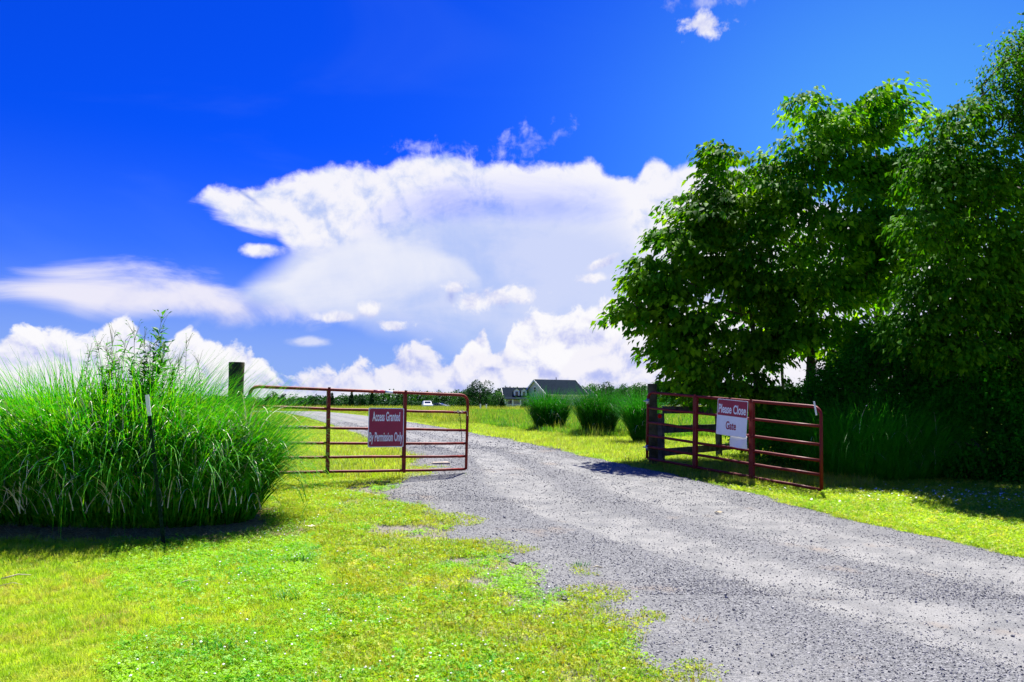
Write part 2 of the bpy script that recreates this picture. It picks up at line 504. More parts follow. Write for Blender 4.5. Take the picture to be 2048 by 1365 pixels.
def mat_ground():
    m = bpy.data.materials.new('lawn_soil'); m.use_nodes = True
    nt = m.node_tree; N = Nodes(nt); b = nt.nodes['Principled BSDF']
    g = N.new('ShaderNodeNewGeometry'); pos = g.outputs['Position']
    sp = N.new('ShaderNodeSeparateXYZ'); N.link(pos, sp.inputs[0])
    col = N.mix(N.smooth(N.noise(pos, 60, 4, .65), .4, .62), (.16, .25, .008), (.27, .36, .012))
    col = N.mix(N.smooth(N.noise(pos, 1.6, 4, .6), .5, .66), col, (.22, .17, .045))
    far = N.mix(N.smooth(N.noise(pos, .25, 5, .65), .38, .62), (.10, .24, .010), (.22, .28, .018))
    far = N.mix(N.smooth(N.noise(pos, 2.0, 5, .7), .48, .7), far, (.26, .26, .05))
    at = N.new('ShaderNodeAttribute', attribute_name='edge')
    grit = N.mix(N.smooth(N.noise(pos, 90, 4, .7), .35, .65), (.13, .125, .11), (.30, .27, .21))
    ef = N.smooth(N.m('MULTIPLY_ADD', N.m('SUBTRACT', N.noise(pos, 2.4, 5, .65), .5), 1.6, at.outputs['Fac']), .25, .65)
    col = N.mix(ef, col, grit)
    col = N.mix(N.smooth(sp.outputs[1], 16, 34), col, far)
    N.link(col, b.inputs['Base Color'])
    b.inputs['Roughness'].default_value = .95; b.inputs['Specular IOR Level'].default_value = .1
    bp = N.new('ShaderNodeBump'); bp.inputs['Strength'].default_value = .7; bp.inputs['Distance'].default_value = .03
    N.link(N.noise(pos, 45, 4, .7), bp.inputs['Height']); N.link(bp.outputs[0], b.inputs['Normal'])
    return m

def mat_gravel():
    m = bpy.data.materials.new('gravel'); m.use_nodes = True
    nt = m.node_tree; N = Nodes(nt); b = nt.nodes['Principled BSDF']
    g = N.new('ShaderNodeNewGeometry'); pos = g.outputs['Position']
    at = N.new('ShaderNodeAttribute', attribute_name='lane'); ln = at.outputs['Fac']
    wob = N.m('MULTIPLY_ADD', N.m('SUBTRACT', N.noise(pos, .5, 3, .6), .5), .14, ln)
    tr = N.curve(wob, [(0, .7), (.10, .55), (.18, .95), (.25, .9), (.30, .12), (.38, .05), (.46, .5), (.52, .75), (.60, .55), (.66, .1), (.76, .08), (.84, .5), (1, .75)])
    v1 = N.new('ShaderNodeTexVoronoi', feature='F1'); N.link(pos, v1.inputs['Vector']); v1.inputs['Scale'].default_value = 75
    v2 = N.new('ShaderNodeTexVoronoi', feature='F1'); N.link(pos, v2.inputs['Vector']); v2.inputs['Scale'].default_value = 150
    stone = N.new('ShaderNodeSeparateColor'); N.link(v1.outputs['Color'], stone.inputs[0])
    dust = N.mix(N.smooth(N.noise(pos, 2.2, 5, .65), .35, .65), (.150, .154, .152), (.225, .226, .215))
    loose = N.mix(stone.outputs[0], (.075, .079, .084), (.235, .24, .24))
    f = N.m('MULTIPLY_ADD', N.m('SUBTRACT', N.noise(pos, 30, 4, .7), .5), 1.6, tr)
    f = N.smooth(f, .25, .85)
    col = N.mix(f, dust, loose)
    fine = N.smooth(N.noise(pos, 130, 3, .7), .3, .7, .6, 1.3)
    hs = N.new('ShaderNodeVectorMath', operation='SCALE'); N.link(col, hs.inputs[0]); N.link(fine, hs.inputs['Scale'])
    # a few earth-brown smears
    col = N.mix(N.m('MULTIPLY', N.smooth(N.noise(pos, .9, 4, .6), .58, .72), .5), hs.outputs[0], (.25, .195, .14))
    N.link(col, b.inputs['Base Color'])
    b.inputs['Roughness'].default_value = .9; b.inputs['Specular IOR Level'].default_value = .25
    h = N.m('ADD', N.m('MULTIPLY', v1.outputs['Distance'], -.8), N.m('MULTIPLY', v2.outputs['Distance'], -.4))
    h = N.m('ADD', N.m('MULTIPLY', h, N.smooth(f, 0, 1, .45, 1.0)), N.m('MULTIPLY', N.noise(pos, 9, 4, .6), .4))
    bp = N.new('ShaderNodeBump'); bp.inputs['Strength'].default_value = .75; bp.inputs['Distance'].default_value = .012
    N.link(h, bp.inputs['Height']); N.link(bp.outputs[0], b.inputs['Normal'])
    return m

ys = np.concatenate([np.array([-60, -20, -6, -2, 0]), np.geomspace(1.0, 60, 150), np.geomspace(63, 6000, 60)])
Xg, Yg = grid(ys, lambda y: np.maximum(45, np.abs(y) * 1.6 + 20), 241)
Zg = ground(Xg, Yg)
me = np_mesh('ground', np.stack([Xg, Yg, Zg], -1).reshape(-1, 3), [grid_faces(*Xg.shape)], mat_ground(), smooth=True)
sde = road_sd(Xg, Yg)
a = me.attributes.new('edge', 'FLOAT', 'POINT'); a.data.foreach_set('value', np.clip(1 + sde / 2.2, 0, 1).ravel().astype(np.float32))
tag(obj('ground', me), kind='structure')

ys = np.concatenate([np.arange(.5, 16, .035), np.geomspace(16, 190, 330)])
nx = 420
Yr = np.repeat(ys[:, None], nx, 1)
L_, R_ = np.interp(ys, _ly, _lx) - .9, np.interp(ys, _ry, _rx) + .5
Xr = L_[:, None] + (R_ - L_)[:, None] * np.linspace(0, 1, nx)[None]
sdv = road_sd(Xr, Yr)
lane = road_lane(Xr, Yr)[0]
def road_z(X, Y):
    ln = road_lane(X, Y)[0]; sd_ = road_sd(X, Y)
    w_ = ln + .05 * vnoise(X, Y, 5, 2, .35)
    rut = -.022 * np.exp(-((w_ - .34) / .06) ** 2) - .022 * np.exp(-((w_ - .71) / .06) ** 2) + .014 * np.exp(-((w_ - .22) / .04) ** 2) + .010 * np.exp(-((w_ - .52) / .06) ** 2)
    z = ground(X, Y) + .034 + .8 * rut * np.clip((40 - Y) / 20, 0, 1) + .006 * vnoise(X, Y, 11, 3, 5) * np.clip((20 - Y) / 10, 0, 1)
    return z - .026 * np.clip(1 - sd_ / .25, 0, 1) + np.clip((Y - 20) / 60, 0, 1) * .02
Zr = road_z(Xr, Yr)
fm = (sdv[:-1, :-1] > 0) & (sdv[1:, 1:] > 0)
# holes where lawn has grown into the gravel edge
hole = (vnoise(Xr, Yr, 21, 4, 1.6) > .66) & (sdv < .9) & (Yr < 12) & (lane < .5)
fm &= ~hole[:-1, :-1]
me = np_mesh('gravel_drive', np.stack([Xr, Yr, Zr], -1).reshape(-1, 3), [grid_faces(*Xr.shape, fm)], mat_gravel(), smooth=True)
a = me.attributes.new('lane', 'FLOAT', 'POINT'); a.data.foreach_set('value', lane.ravel().astype(np.float32))
tag(obj('gravel_drive', me), kind='structure')

# gravel spots in the grass
def patch(cx, cy, rx, ry, name, seed):
    n = 60
    X, Y = np.meshgrid(np.linspace(cx - rx * 1.4, cx + rx * 1.4, n), np.linspace(cy - ry * 1.4, cy + ry * 1.4, n))
    s = 1 - np.sqrt(((X - cx) / rx) ** 2 + ((Y - cy) / ry) ** 2) + .5 * vnoise(X, Y, seed, 4, 3)
    me = np_mesh(name, np.stack([X, Y, ground(X, Y) + .012], -1).reshape(-1, 3), [grid_faces(n, n, (s[:-1, :-1] > 0))], bpy.data.materials['gravel'], smooth=True)
    a = me.attributes.new('lane', 'FLOAT', 'POINT'); a.data.foreach_set('value', np.full(n * n, .2, np.float32))
    return tag(obj(name, me), kind='structure')
SPOT = G(700, 1014)
patch(SPOT.x, SPOT.y, .22, .45, 'gravel_patch', 4)

# ------------------------------------------------------------------ scattering with geometry nodes
def proto(name, me):
    return bpy.data.objects.new(name, me)      # source shape only, lives in the geometry nodes

def scatter(name, pts, rot, scl, pick, protos, label=None, kind='stuff'):
    pts = np.asarray(pts, np.float32); n = len(pts)
    me = bpy.data.meshes.new(name)
    me.vertices.add(n); me.vertices.foreach_set('co', pts.ravel())
    a = me.attributes.new('rot', 'FLOAT_VECTOR', 'POINT'); a.data.foreach_set('vector', np.asarray(rot, np.float32).ravel())
    a = me.attributes.new('scl', 'FLOAT', 'POINT'); a.data.foreach_set('value', np.asarray(scl, np.float32))
    a = me.attributes.new('pick', 'INT', 'POINT'); a.data.foreach_set('value', np.asarray(pick, np.int32))
    o = obj(name, me)
    ng = bpy.data.node_groups.new(name, 'GeometryNodeTree')
    ng.interface.new_socket('Geometry', in_out='INPUT', socket_type='NodeSocketGeometry')
    ng.interface.new_socket('Geometry', in_out='OUTPUT', socket_type='NodeSocketGeometry')
    nd = ng.nodes; L = ng.links.new
    gi, go, jn = nd.new('NodeGroupInput'), nd.new('NodeGroupOutput'), nd.new('GeometryNodeJoinGeometry')
    def attr(nm, dt):
        q = nd.new('GeometryNodeInputNamedAttribute'); q.data_type = dt; q.inputs['Name'].default_value = nm
        return next(s for s in q.outputs if s.enabled and s.name == 'Attribute')
    ar, as_, ap = attr('rot', 'FLOAT_VECTOR'), attr('scl', 'FLOAT'), attr('pick', 'INT')
    e2r = nd.new('FunctionNodeEulerToRotation'); L(ar, e2r.inputs[0])
    for k, p in enumerate(protos):
        oi = nd.new('GeometryNodeObjectInfo'); oi.inputs['Object'].default_value = p; oi.inputs['As Instance'].default_value = True
        cmp_ = nd.new('FunctionNodeCompare'); cmp_.data_type = 'INT'; cmp_.operation = 'EQUAL'
        ii = [s for s in cmp_.inputs if s.enabled]
        L(ap, ii[0]); ii[1].default_value = k
        ip = nd.new('GeometryNodeInstanceOnPoints')
        L(gi.outputs[0], ip.inputs['Points']); L(cmp_.outputs[0], ip.inputs['Selection'])
        L(oi.outputs['Geometry'], ip.inputs['Instance']); L(e2r.outputs[0], ip.inputs['Rotation']); L(as_, ip.inputs['Scale'])
        L(ip.outputs[0], jn.inputs[0])
    L(jn.outputs[0], go.inputs[0])
    md = o.modifiers.new('scatter', 'NODES'); md.node_group = ng
    return tag(o, label, None, None, kind)

def blades(n, base, L, W, lean, bend, seg=5, heading=None, wmid=.35, twist=.0, droop_pow=1.6):
    """curved tapering strips. base (n,3); returns verts, quads"""
    base = np.asarray(base, float)
    hd = rng.uniform(0, 2 * np.pi, n) if heading is None else heading
    L = np.broadcast_to(L, n); W = np.broadcast_to(W, n); lean = np.broadcast_to(lean, n); bend = np.broadcast_to(bend, n)
    t = np.linspace(0, 1, seg + 1)
    ang = lean[:, None] + bend[:, None] * t[None] ** droop_pow          # tilt from vertical
    dl = L[:, None] / seg
    am = .5 * (ang[:, 1:] + ang[:, :-1])
    r = np.concatenate([np.zeros((n, 1)), np.cumsum(np.sin(am) * dl, 1)], 1)
    z = np.concatenate([np.zeros((n, 1)), np.cumsum(np.cos(am) * dl, 1)], 1)
    c, s = np.cos(hd)[:, None], np.sin(hd)[:, None]
    ctr = np.stack([base[:, :1] + r * c, base[:, 1:2] + r * s, base[:, 2:] + z], -1)
    sd_ = hd[:, None] + np.pi / 2 + twist * (t[None] - .3) * rng.normal(0, 1, (n, 1))
    prof = np.interp(t, [0, wmid, 1], [.7, 1, .06])
    w = W[:, None] * prof[None] * .5
    side = np.stack([np.cos(sd_) * w, np.sin(sd_) * w, np.zeros_like(w + sd_)], -1)
    v = np.stack([ctr - side, ctr + side], 2).reshape(-1, 3)
    k = np.arange(n)[:, None] * (2 * (seg + 1)) + np.arange(seg)[None] * 2
    q = np.stack([k, k + 1, k + 3, k + 2], -1).reshape(-1, 4)
    return v, q

# --- prototype shapes
M_lawn = foliage('lawn_grass', (.27, .46, .012), (.40, .54, .018), (.54, .52, .08), transl=.45, scale=1.1, fine=9, tcol=(1.2, 1.25, .6))
M_field = foliage('meadow_grass', (.16, .26, .008), (.30, .36, .02), (.44, .42, .10), transl=.45, scale=.35, fine=3.0, tcol=(1.2, 1.2, .7))
M_fieldg = foliage('green_meadow', (.05, .22, .008), (.12, .27, .012), (.2, .3, .03), transl=.5, scale=.5, fine=4.0)
M_clover = foliage('clover', (.08, .36, .008), (.24, .48, .010), (.34, .52, .014), transl=.4, scale=2.0, fine=30)
M_weed = foliage('yellow_weed', (.22, .42, .010), (.38, .48, .012), (.46, .36, .02), transl=.4, scale=3.0, fine=20, tcol=(1.1, 1.1, .6))
M_straw = principled('dry_straw', (.42, .36, .20), .8, rgb2=(.62, .55, .36), scale=20)
M_white = principled('white_petal', (.8, .8, .76), .7, var=.05)

def tuft(name, n, rad, L0, L1, W, mat, lean=(0, .7), bend=(.2, 1.2), seg=3):
    a = rng.uniform(0, 2*np.pi, n); r = rad * np.sqrt(rng.uniform(0, 1, n))
    base = np.stack([r * np.cos(a), r * np.sin(a), np.zeros(n) - .004], -1)
    v, q = blades(n, base, rng.uniform(L0, L1, n), W * rng.uniform(.7, 1.2, n), rng.uniform(*lean, n), rng.uniform(*bend, n), seg)
    return proto(name, np_mesh(name, v, [q], mat))
def clover_tuft(name, n, rad, h, size, mat, flat=.35):
    V, F = [], []
    k = 0
    for i in range(n):
        a = rng.uniform(0, 2*np.pi); r = rad * math.sqrt(rng.uniform()); hh = h * rng.uniform(.4, 1.1)
        c = Vector((r*math.cos(a), r*math.sin(a), hh)); s = size * rng.uniform(.7, 1.25)
        nrm = Vector((rng.normal(0, flat), rng.normal(0, flat), 1)).normalized()
        x = nrm.cross(Vector((0, 1, 0))).normalized(); y = nrm.cross(x)
        a0 = rng.uniform(0, 6.28)
        for j in range(3):
            aj = a0 + j * 2.094
            d = x*math.cos(aj) + y*math.sin(aj); e = x*-math.sin(aj) + y*math.cos(aj)
            V += [c, c + d*s*.55 + e*s*.42 + nrm*s*.12, c + d*s*1.0 + e*s*.25, c + d*s*.9, c + d*s*1.0 - e*s*.25, c + d*s*.55 - e*s*.42 + nrm*s*.12]
            F.append([k, k+1, k+2, k+3]); F.append([k, k+3, k+4, k+5]); k += 6
    return proto(name, np_mesh(name, [tuple(p) for p in V], [np.array(F)], mat))
def stone_proto(name, seed, mat):
    r = np.random.default_rng(seed)
    import bmesh
    bm = bmesh.new(); bmesh.ops.create_icosphere(bm, subdivisions=1, radius=.5)
    pl = [(Vector(r.normal(0, 1, 3)).normalized(), r.uniform(.25, .4)) for _ in range(5)]
    sc = Vector(r.uniform(.65, 1.2, 3)); sc.z *= .75
    for v in bm.verts:
        for nn, d in pl:
            dd = v.co.dot(nn)
            if dd > d: v.co -= nn * (dd - d)
        v.co = Vector((v.co.x*sc.x, v.co.y*sc.y, v.co.z*sc.z)) + Vector(r.normal(0, .03, 3))
    me = bpy.data.meshes.new(name); bm.to_mesh(me); bm.free(); me.materials.append(mat)
    return proto(name, me)

def mat_stone():
    m = bpy.data.materials.new('loose_stone'); m.use_nodes = True
    nt = m.node_tree; N = Nodes(nt); b = nt.nodes['Principled BSDF']
    g = N.new('ShaderNodeNewGeometry')
    f = N.noise(g.outputs['Position'], 61, 1, .5)
    col = N.mix(N.smooth(f, .32, .68), (.065, .069, .074), (.35, .35, .34))
    N.link(col, b.inputs['Base Color']); b.inputs['Roughness'].default_value = .75; b.inputs['Specular IOR Level'].default_value = .35
    return m
M_stone = mat_stone()

# --- lawn
def fr(n, y0, y1, xa, xb, power=1.0):
    """random points in a view-shaped strip, denser near the camera"""
    y = y0 + (y1 - y0) * rng.uniform(0, 1, n) ** power
    x = rng.uniform(0, 1, n) * (xb(y) - xa(y)) + xa(y)
    return x, y
def put(x, y, dz=0.0):
    return np.stack([x, y, ground(x, y) + dz], -1)
def rots(n, tilt=.12):
    return np.stack([rng.normal(0, tilt, n), rng.normal(0, tilt, n), rng.uniform(0, 2*np.pi, n)], -1)

BEDC = (-3.7, 8.6)                              # bed of the big grass clump on the left
def in_bed(x, y):
    return (((x + 4.9) / 2.3) ** 2 + ((y - 8.95) / 1.12) ** 2 + .35 * vnoise(x, y, 31, 3, 1.5)) < 1.0

lawn_protos = [tuft('tuft', 34, .07, .025, .055, .0032, M_lawn), tuft('tuft', 30, .08, .02, .045, .003, M_lawn, (.2, 1.0)),
               tuft('tuft', 26, .06, .03, .07, .0034, M_lawn, (0, .5), (.3, 1.5))]
x, y = fr(52000, 2.9, 13.0, lambda y: -y * .72 - .3, lambda y: np.full_like(y, 2.2), 1.5)
sdp = road_sd(x, y)
dens = np.clip(.5 - sdp / .5, 0, 1) ** 2
dens = np.where(sdp < -.25, 1 - .55 * np.clip(vnoise(x, y, 40, 3, .8) * 1.6 - .1, 0, 1), dens * .5)
dens = np.where((vnoise(x, y, 21, 4, 1.6) > .64) & (sdp > -.3) & (sdp < .9), .65, dens)
edge_ = np.clip(.08 + .5 * (-sdp) + .9 * vnoise(x, y, 23, 4, 2.2), .05, 1)
dens = np.where((sdp < -.1) & (sdp > -2.2), dens * edge_, dens)
keep = (rng.uniform(0, 1, len(x)) < dens) & ~in_bed(x, y)
keep &= ((x - SPOT.x) / .2) ** 2 + ((y - SPOT.y) / .4) ** 2 > 1
x, y = x[keep], y[keep]
scatter('lawn_grass', put(x, y), rots(len(x)), rng.uniform(.6, 1.25, len(x)) * np.interp(y, [3, 8, 13], [.8, 1.0, 1.3]), rng.integers(0, 3, len(x)), lawn_protos,
        'short yellow green mown grass covering the left foreground lawn')

clover_protos = [clover_tuft('clover_tuft', 18, .09, .03, .010, M_clover), clover_tuft('clover_tuft', 14, .07, .04, .011, M_clover, .5)]
x, y = fr(42000, 2.9, 13.0, lambda y: -y * .5, lambda y: np.full_like(y, 1.6), 1.5)
sdp = road_sd(x, y)
cf = vnoise(x, y, 50, 3, .55) + .55 * np.exp(-(((x + .9 * y * .18 + .1) / 1.2) ** 2))
keep = (cf > .3 + rng.uniform(-.3, 1.1, len(x))) & ((sdp < -1.6) | (vnoise(x, y, 23, 4, 2.2) > -.02)) & (sdp < -.1 + rng.uniform(0, .3, len(x))) & ~in_bed(x, y)
x, y = x[keep], y[keep]
scatter('clover', put(x, y), rots(len(x)), rng.uniform(.7, 1.3, len(x)), rng.integers(0, 2, len(x)), clover_protos,
        'bright green clover patches in the lawn beside the gravel')
CL = (x, y)
# clover heads
fh = rng.choice(len(x), 360, replace=False)
hx, hy = x[fh], y[fh]
sel = (np.abs(hx + .15 * hy - .1) < 1.6)
hx, hy = hx[sel] + rng.normal(0, .04, sel.sum()), hy[sel]
import bmesh
bm = bmesh.new(); bmesh.ops.create_icosphere(bm, subdivisions=1, radius=.007)
for v_ in bm.verts: v_.co += Vector(rng.normal(0, .0012, 3))
mef = bpy.data.meshes.new('clover_head'); bm.to_mesh(mef); bm.free(); mef.materials.append(M_white)
scatter('clover_flowers', put(hx, hy, .055), rots(len(hx)), rng.uniform(.6, 1.2, len(hx)), np.zeros(len(hx)), [proto('clover_head', mef)],
        'scattered small white clover flowers in the lawn')

# weeds along and in the gravel edge
weed_protos = [clover_tuft('weed_tuft', 20, .07, .035, .009, M_weed, .6), tuft('weed_tuft', 22, .05, .03, .09, .005, M_weed, (.1, 1.0)), clover_tuft('weed_tuft', 18, .09, .03, .010, M_lawn, .6)]
x, y = fr(16000, 2.9, 14.0, lambda y: np.interp(y, _ly, _lx) - 1.6, lambda y: np.interp(y, _ly, _lx) + .9, 1.3)
sdp = road_sd(x, y)
cf = vnoise(x, y, 60, 4, 1.4)
keep = (cf > .10 + np.clip(sdp, -1, 2) * .75) & (rng.uniform(0, 1, len(x)) < .8)
x, y = x[keep], y[keep]
scatter('edge_weeds', put(x, y, .01), rots(len(x)), rng.uniform(.5, 1.3, len(x)), rng.integers(0, 3, len(x)), weed_protos,
        'low yellow and orange tinged weeds creeping onto the gravel edge')

# right verge: sunlit strip, shaded lawn under the trees
x, y = fr(52000, 6.5, 19.0, lambda y: np.interp(y, _ry, _rx) - .3, lambda y: y * .72 + .6, 1.0)
sdp = road_sd(x, y)
keep = sdp < -.02 + rng.uniform(-.25, .15, len(x))
x, y = x[keep], y[keep]
verge_protos = [tuft('tuft', 34, .08, .04, .085, .0042, M_lawn), clover_tuft('clover_tuft', 16, .10, .05, .014, M_lawn, .5), tuft('tuft', 30, .09, .04, .10, .004, M_clover, (.1, .9))]
scatter('verge_grass', put(x, y), rots(len(x)), rng.uniform(.6, 1.25, len(x)), rng.choice(3, len(x), p=[.5, .3, .2]), verge_protos,
        'lime green verge grass between the gravel drive and the shaded trees')

# fallen petals and clover under the trees at the right
n = 420
gx = rng.normal(6.7, 1.0, n); gy = rng.normal(11.7, .45, n)
v, q = blades(n, put(gx, gy, .05), rng.uniform(.02, .05, n), rng.uniform(.012, .03, n), rng.uniform(1.0, 1.5, n), 0.2, 2, wmid=.5)
tag(obj('fallen_petals', np_mesh('fallen_petals', v, [q], M_white)), 'small white petals scattered on the shaded grass at the right', kind='stuff')

# middle distance: left verge behind the gate, right verge, meadow
mid_protos = [tuft('mid_tuft', 26, .16, .06, .16, .009, M_lawn), tuft('mid_tuft', 22, .15, .05, .13, .009, M_lawn, (.3, 1.1)), tuft('mid_tuft', 24, .16, .08, .2, .009, M_field)]
x, y = fr(46000, 12.5, 42, lambda y: -y * .5 - 2, lambda y: y * .45, 1.4)
sdp = road_sd(x, y)
keep = sdp < -.05 + rng.uniform(-.3, .1, len(x))
x, y = x[keep], y[keep]
scatter('roadside_grass', put(x, y), rots(len(x)), rng.uniform(.6, 1.2, len(x)), rng.choice(3, len(x), p=[.45, .3, .25]), mid_protos,
        'mown yellow green grass on both sides of the drive beyond the gates')
far_protos = [tuft('meadow_tuft', 22, .35, .25, .55, .022, M_field, (0, .5), (.2, .9)), tuft('meadow_tuft', 22, .35, .2, .45, .022, M_fieldg, (0, .5), (.2, .9)),
              tuft('meadow_tuft', 18, .35, .35, .7, .018, M_field, (0, .35), (.1, .7))]
x, y = fr(52000, 26, 175, lambda y: -y * .42, lambda y: y * .42, 1.35)
_, l_, r_ = road_lane(x, y)
right = (x > r_ + 3.0 + 1.2 * vnoise(x, y, 70, 3, .2)) & (y < 70) | (x > r_ + 4) & (y >= 70)
leftf = (x < l_ - 8)
sdm = ((x > r_ + .4) | (x < l_ - .4)) & (right | leftf | (y > 40))
green = (x > -.06 * y + 2 * vnoise(x, y, 71, 3, .1)) & (y < 110)
low_ = ~(right | leftf)
x, y, green, low_ = x[sdm], y[sdm], green[sdm] & ~low_[sdm], low_[sdm]
pk = np.where(green, 1, rng.choice([0, 2], len(x), p=[.7, .3]))
pk = np.where(rng.uniform(0, 1, len(x)) < .12, rng.integers(0, 3, len(x)), pk)
scatter('meadow', put(x, y), rots(len(x)), rng.uniform(.6, 1.2, len(x)) * np.interp(y, [25, 60, 175], [.75, 1.0, 1.5]) * np.where(low_, .35, 1), pk, far_protos,
        'unmown meadow of tall yellow green grass beside the drive and round the house')

# --- loose stones on the drive
stone_protos = [stone_proto('stone', s_, M_stone) for s_ in (1, 2, 3, 4, 5)]
def stripe(x, y):
    ln = road_lane(x, y)[0] + .05 * (vnoise(x, y, 5, 2, .35)) + .05 * vnoise(x, y, 6, 3, 1.5)
    return np.interp(ln, [0, .10, .18, .25, .30, .38, .46, .52, .60, .66, .76, .84, 1], [.6, .5, .85, .8, .35, .3, .6, .7, .55, .3, .3, .5, .7])
def stones(n, y0, y1, s0, s1, pw, cut=0.0):
    x, y = fr(n, y0, y1, lambda y: np.maximum(np.interp(y, _ly, _lx) - 1.6, -y * .8), lambda y: np.minimum(np.interp(y, _ry, _rx) + .3, y * .75 + .3), pw)
    sdp = road_sd(x, y)
    pr = np.maximum(stripe(x, y) + .35 * vnoise(x, y, 80, 3, 2.5), cut)
    pr = np.where(sdp < 0, np.clip(.55 + sdp * .6 + .5 * vnoise(x, y, 24, 4, 2.0), 0, 1), pr)
    keep = rng.uniform(0, 1, len(x)) < pr
    x, y = x[keep], y[keep]
    s = s0 + (s1 - s0) * rng.uniform(0, 1, len(x)) ** 3.5
    return x, y, s
A = [stones(90000, 2.9, 6.5, .004, .018, 1.2, .28), stones(70000, 6, 11, .007, .021, 1.2, .22), stones(50000, 10.5, 20, .010, .026, 1.3, .12), stones(16000, 19, 45, .02, .05, 1.4)]
big = stones(700, 2.9, 14, .02, .04, 1.2)
x = np.concatenate([a_[0] for a_ in A] + [big[0]]); y = np.concatenate([a_[1] for a_ in A] + [big[1]]); s = np.concatenate([a_[2] for a_ in A] + [big[2]])
pt = put(x, y); pt[:, 2] = np.where(road_sd(x, y) > 0, road_z(x, y), pt[:, 2] + .008) + s * .12
scatter('loose_gravel', pt, rots(len(x), .5), s, rng.integers(0, 5, len(x)), stone_protos,
        'loose grey crushed stones lying on the gravel drive')
# ------------------------------------------------------------------ gates
M_red = principled('red_gate_paint', (.15, .008, .006), .55, spec=.25, var=.2, scale=6, bump=.15, bscale=60, rgb2=(.30, .03, .014), lo=.45, hi=.75)
M_redR = principled('deep_red_gate_paint', (.13, .004, .005), .5, spec=.25, var=.1, scale=6, bump=.1, bscale=60, rgb2=(.19, .014, .010), lo=.5, hi=.8)
M_wood = principled('treated_post', (.030, .034, .016), .9, spec=.1, scale=5, bump=.6, bscale=30, rgb2=(.08, .075, .04))
M_greywood = principled('weathered_board', (.05, .053, .048), .9, spec=.1, scale=6, bump=.5, bscale=40, rgb2=(.12, .12, .105))
M_maroon = principled('maroon_vinyl', (.27, .003, .040), .5, var=.03)
M_signwhite = principled('sign_white', (.72, .74, .82), .5, var=.02)
M_paper = principled('paper_white', (.75, .74, .74), .8, var=.03)
M_steel = principled('galvanised', (.35, .35, .34), .45, metal=.7, scale=30)
M_dark = principled('dark_iron', (.03, .032, .035), .5, metal=.5)
M_green_steel = principled('green_steel', (.004, .022, .009), .8, spec=.1, rgb2=(.008, .035, .014), scale=14)
M_cream = principled('cream_rope', (.55, .48, .38), .8)
M_orange = principled('red_reflector', (.65, .012, .005), .25, var=.03)

def adopt(o, root):
    o.parent = root
    o.matrix_parent_inverse = Matrix.Translation(-root.location)
    return o

def bil(c, s, h):
    A, B, Cc, D = c          # hinge bottom, free bottom, free top, hinge top
    return (A.lerp(B, s)).lerp(D.lerp(Cc, s), h)

def make_gate(c, hs, ss, label, group, brace_w, mat, radius=.024):
    root = empty('tube_gate', tuple(on_ground(c[0].x, c[0].y)))
    tag(root, label, 'gate', group)
    A, B, Cc, D = c
    Lw = (B - A).length; H = (D - A).length
    rs, rh = .13 / Lw, .13 / H
    pts = [bil(c, 0, 0), bil(c, 0, .5), bil(c, 0, 1 - rh)]
    for a in (22.5, 45, 67.5):
        pts.append(bil(c, rs * (1 - math.cos(R(a))), 1 - rh * (1 - math.sin(R(a)))))
    pts += [bil(c, rs, 1)] + [bil(c, t, 1) for t in (.3, .5, .7)] + [bil(c, 1 - rs, 1)]
    for a in (22.5, 45, 67.5):
        pts.append(bil(c, 1 - rs * (1 - math.sin(R(a))), 1 - rh * (1 - math.cos(R(a)))))
    pts += [bil(c, 1, 1 - rh), bil(c, 1, .5), bil(c, 1, 0)]
    m = MB(); m.tube(pts, radius, 12)
    adopt(m.build('frame', mat, None, smooth=True), root)
    for h in hs:
        m = MB()
        q = [bil(c, t, h) + Vector((0, 0, rng.normal(0, .003))) for t in np.linspace(.004, .996, 9)]
        m.tube(q, radius * .92, 10)
        adopt(m.build('rail', mat, None, smooth=True), root)
    ax = (B - A).normalized()
    nrm = ax.cross(Vector((0, 0, 1)))
    if nrm.y > 0: nrm = -nrm
    for s in ss:
        m = MB(); off = nrm * .004
        m.beam(bil(c, s, 0.0) + off, bil(c, s, .998) + off, brace_w, .056, up=nrm)
        adopt(m.build('brace', mat, None, bevel=.004), root)
        # welded gussets where rails meet the brace
        for h in [1] + list(hs):
            p = bil(c, s, h) + nrm * .030
            m = MB(); m.box((-.02, -.004, -.035), (.02, .004, .035), Matrix.Translation(p))
            adopt(m.build('weld_plate', mat, None), root)
    # hinge straps
    for h in (.16, .86):
        m = MB(); p = bil(c, 0, h)
        m.tube([p + Vector((0, 0, -.05)), p + Vector((0, 0, .05))], .034, 12)
        m.tube([p, p - ax * .11], .012, 8)
        adopt(m.build('hinge', M_steel, None, smooth=True), root)
    return root, nrm

HL = [P(497, 947, 11.3), P(932, 939, 13.1), P(936, 791, 13.1), P(499, 773, 11.3)]
gateL, nL = make_gate(HL, [.175, .345, .53, .765, 0], [.329, .681], 'rusty red tube gate across the grass at left, carrying the Access Granted sign',
                 'red tube gates on both sides of the drive', .050, M_red)
HR = [P(1294, 917, 14.75), P(1643, 980, 11.75), P(1642, 815, 11.75), P(1296, 785, 14.75)]
gateR, nR = make_gate(HR, [.175, .345, .54, .765, 0], [.325, .655], 'deep red tube gate swung open under the trees, carrying the Please Close sign',
                 'red tube gates on both sides of the drive', .085, M_redR, .026)

def gate_y(c, px):
    A, B = c[0], c[1]; k = (px - 1024) / F_PX
    t = (k * A.y - A.x) / ((B.x - A.x) - k * (B.y - A.y))
    # pitch makes px slightly height dependent; good enough here
    return A.y + t * (B.y - A.y)

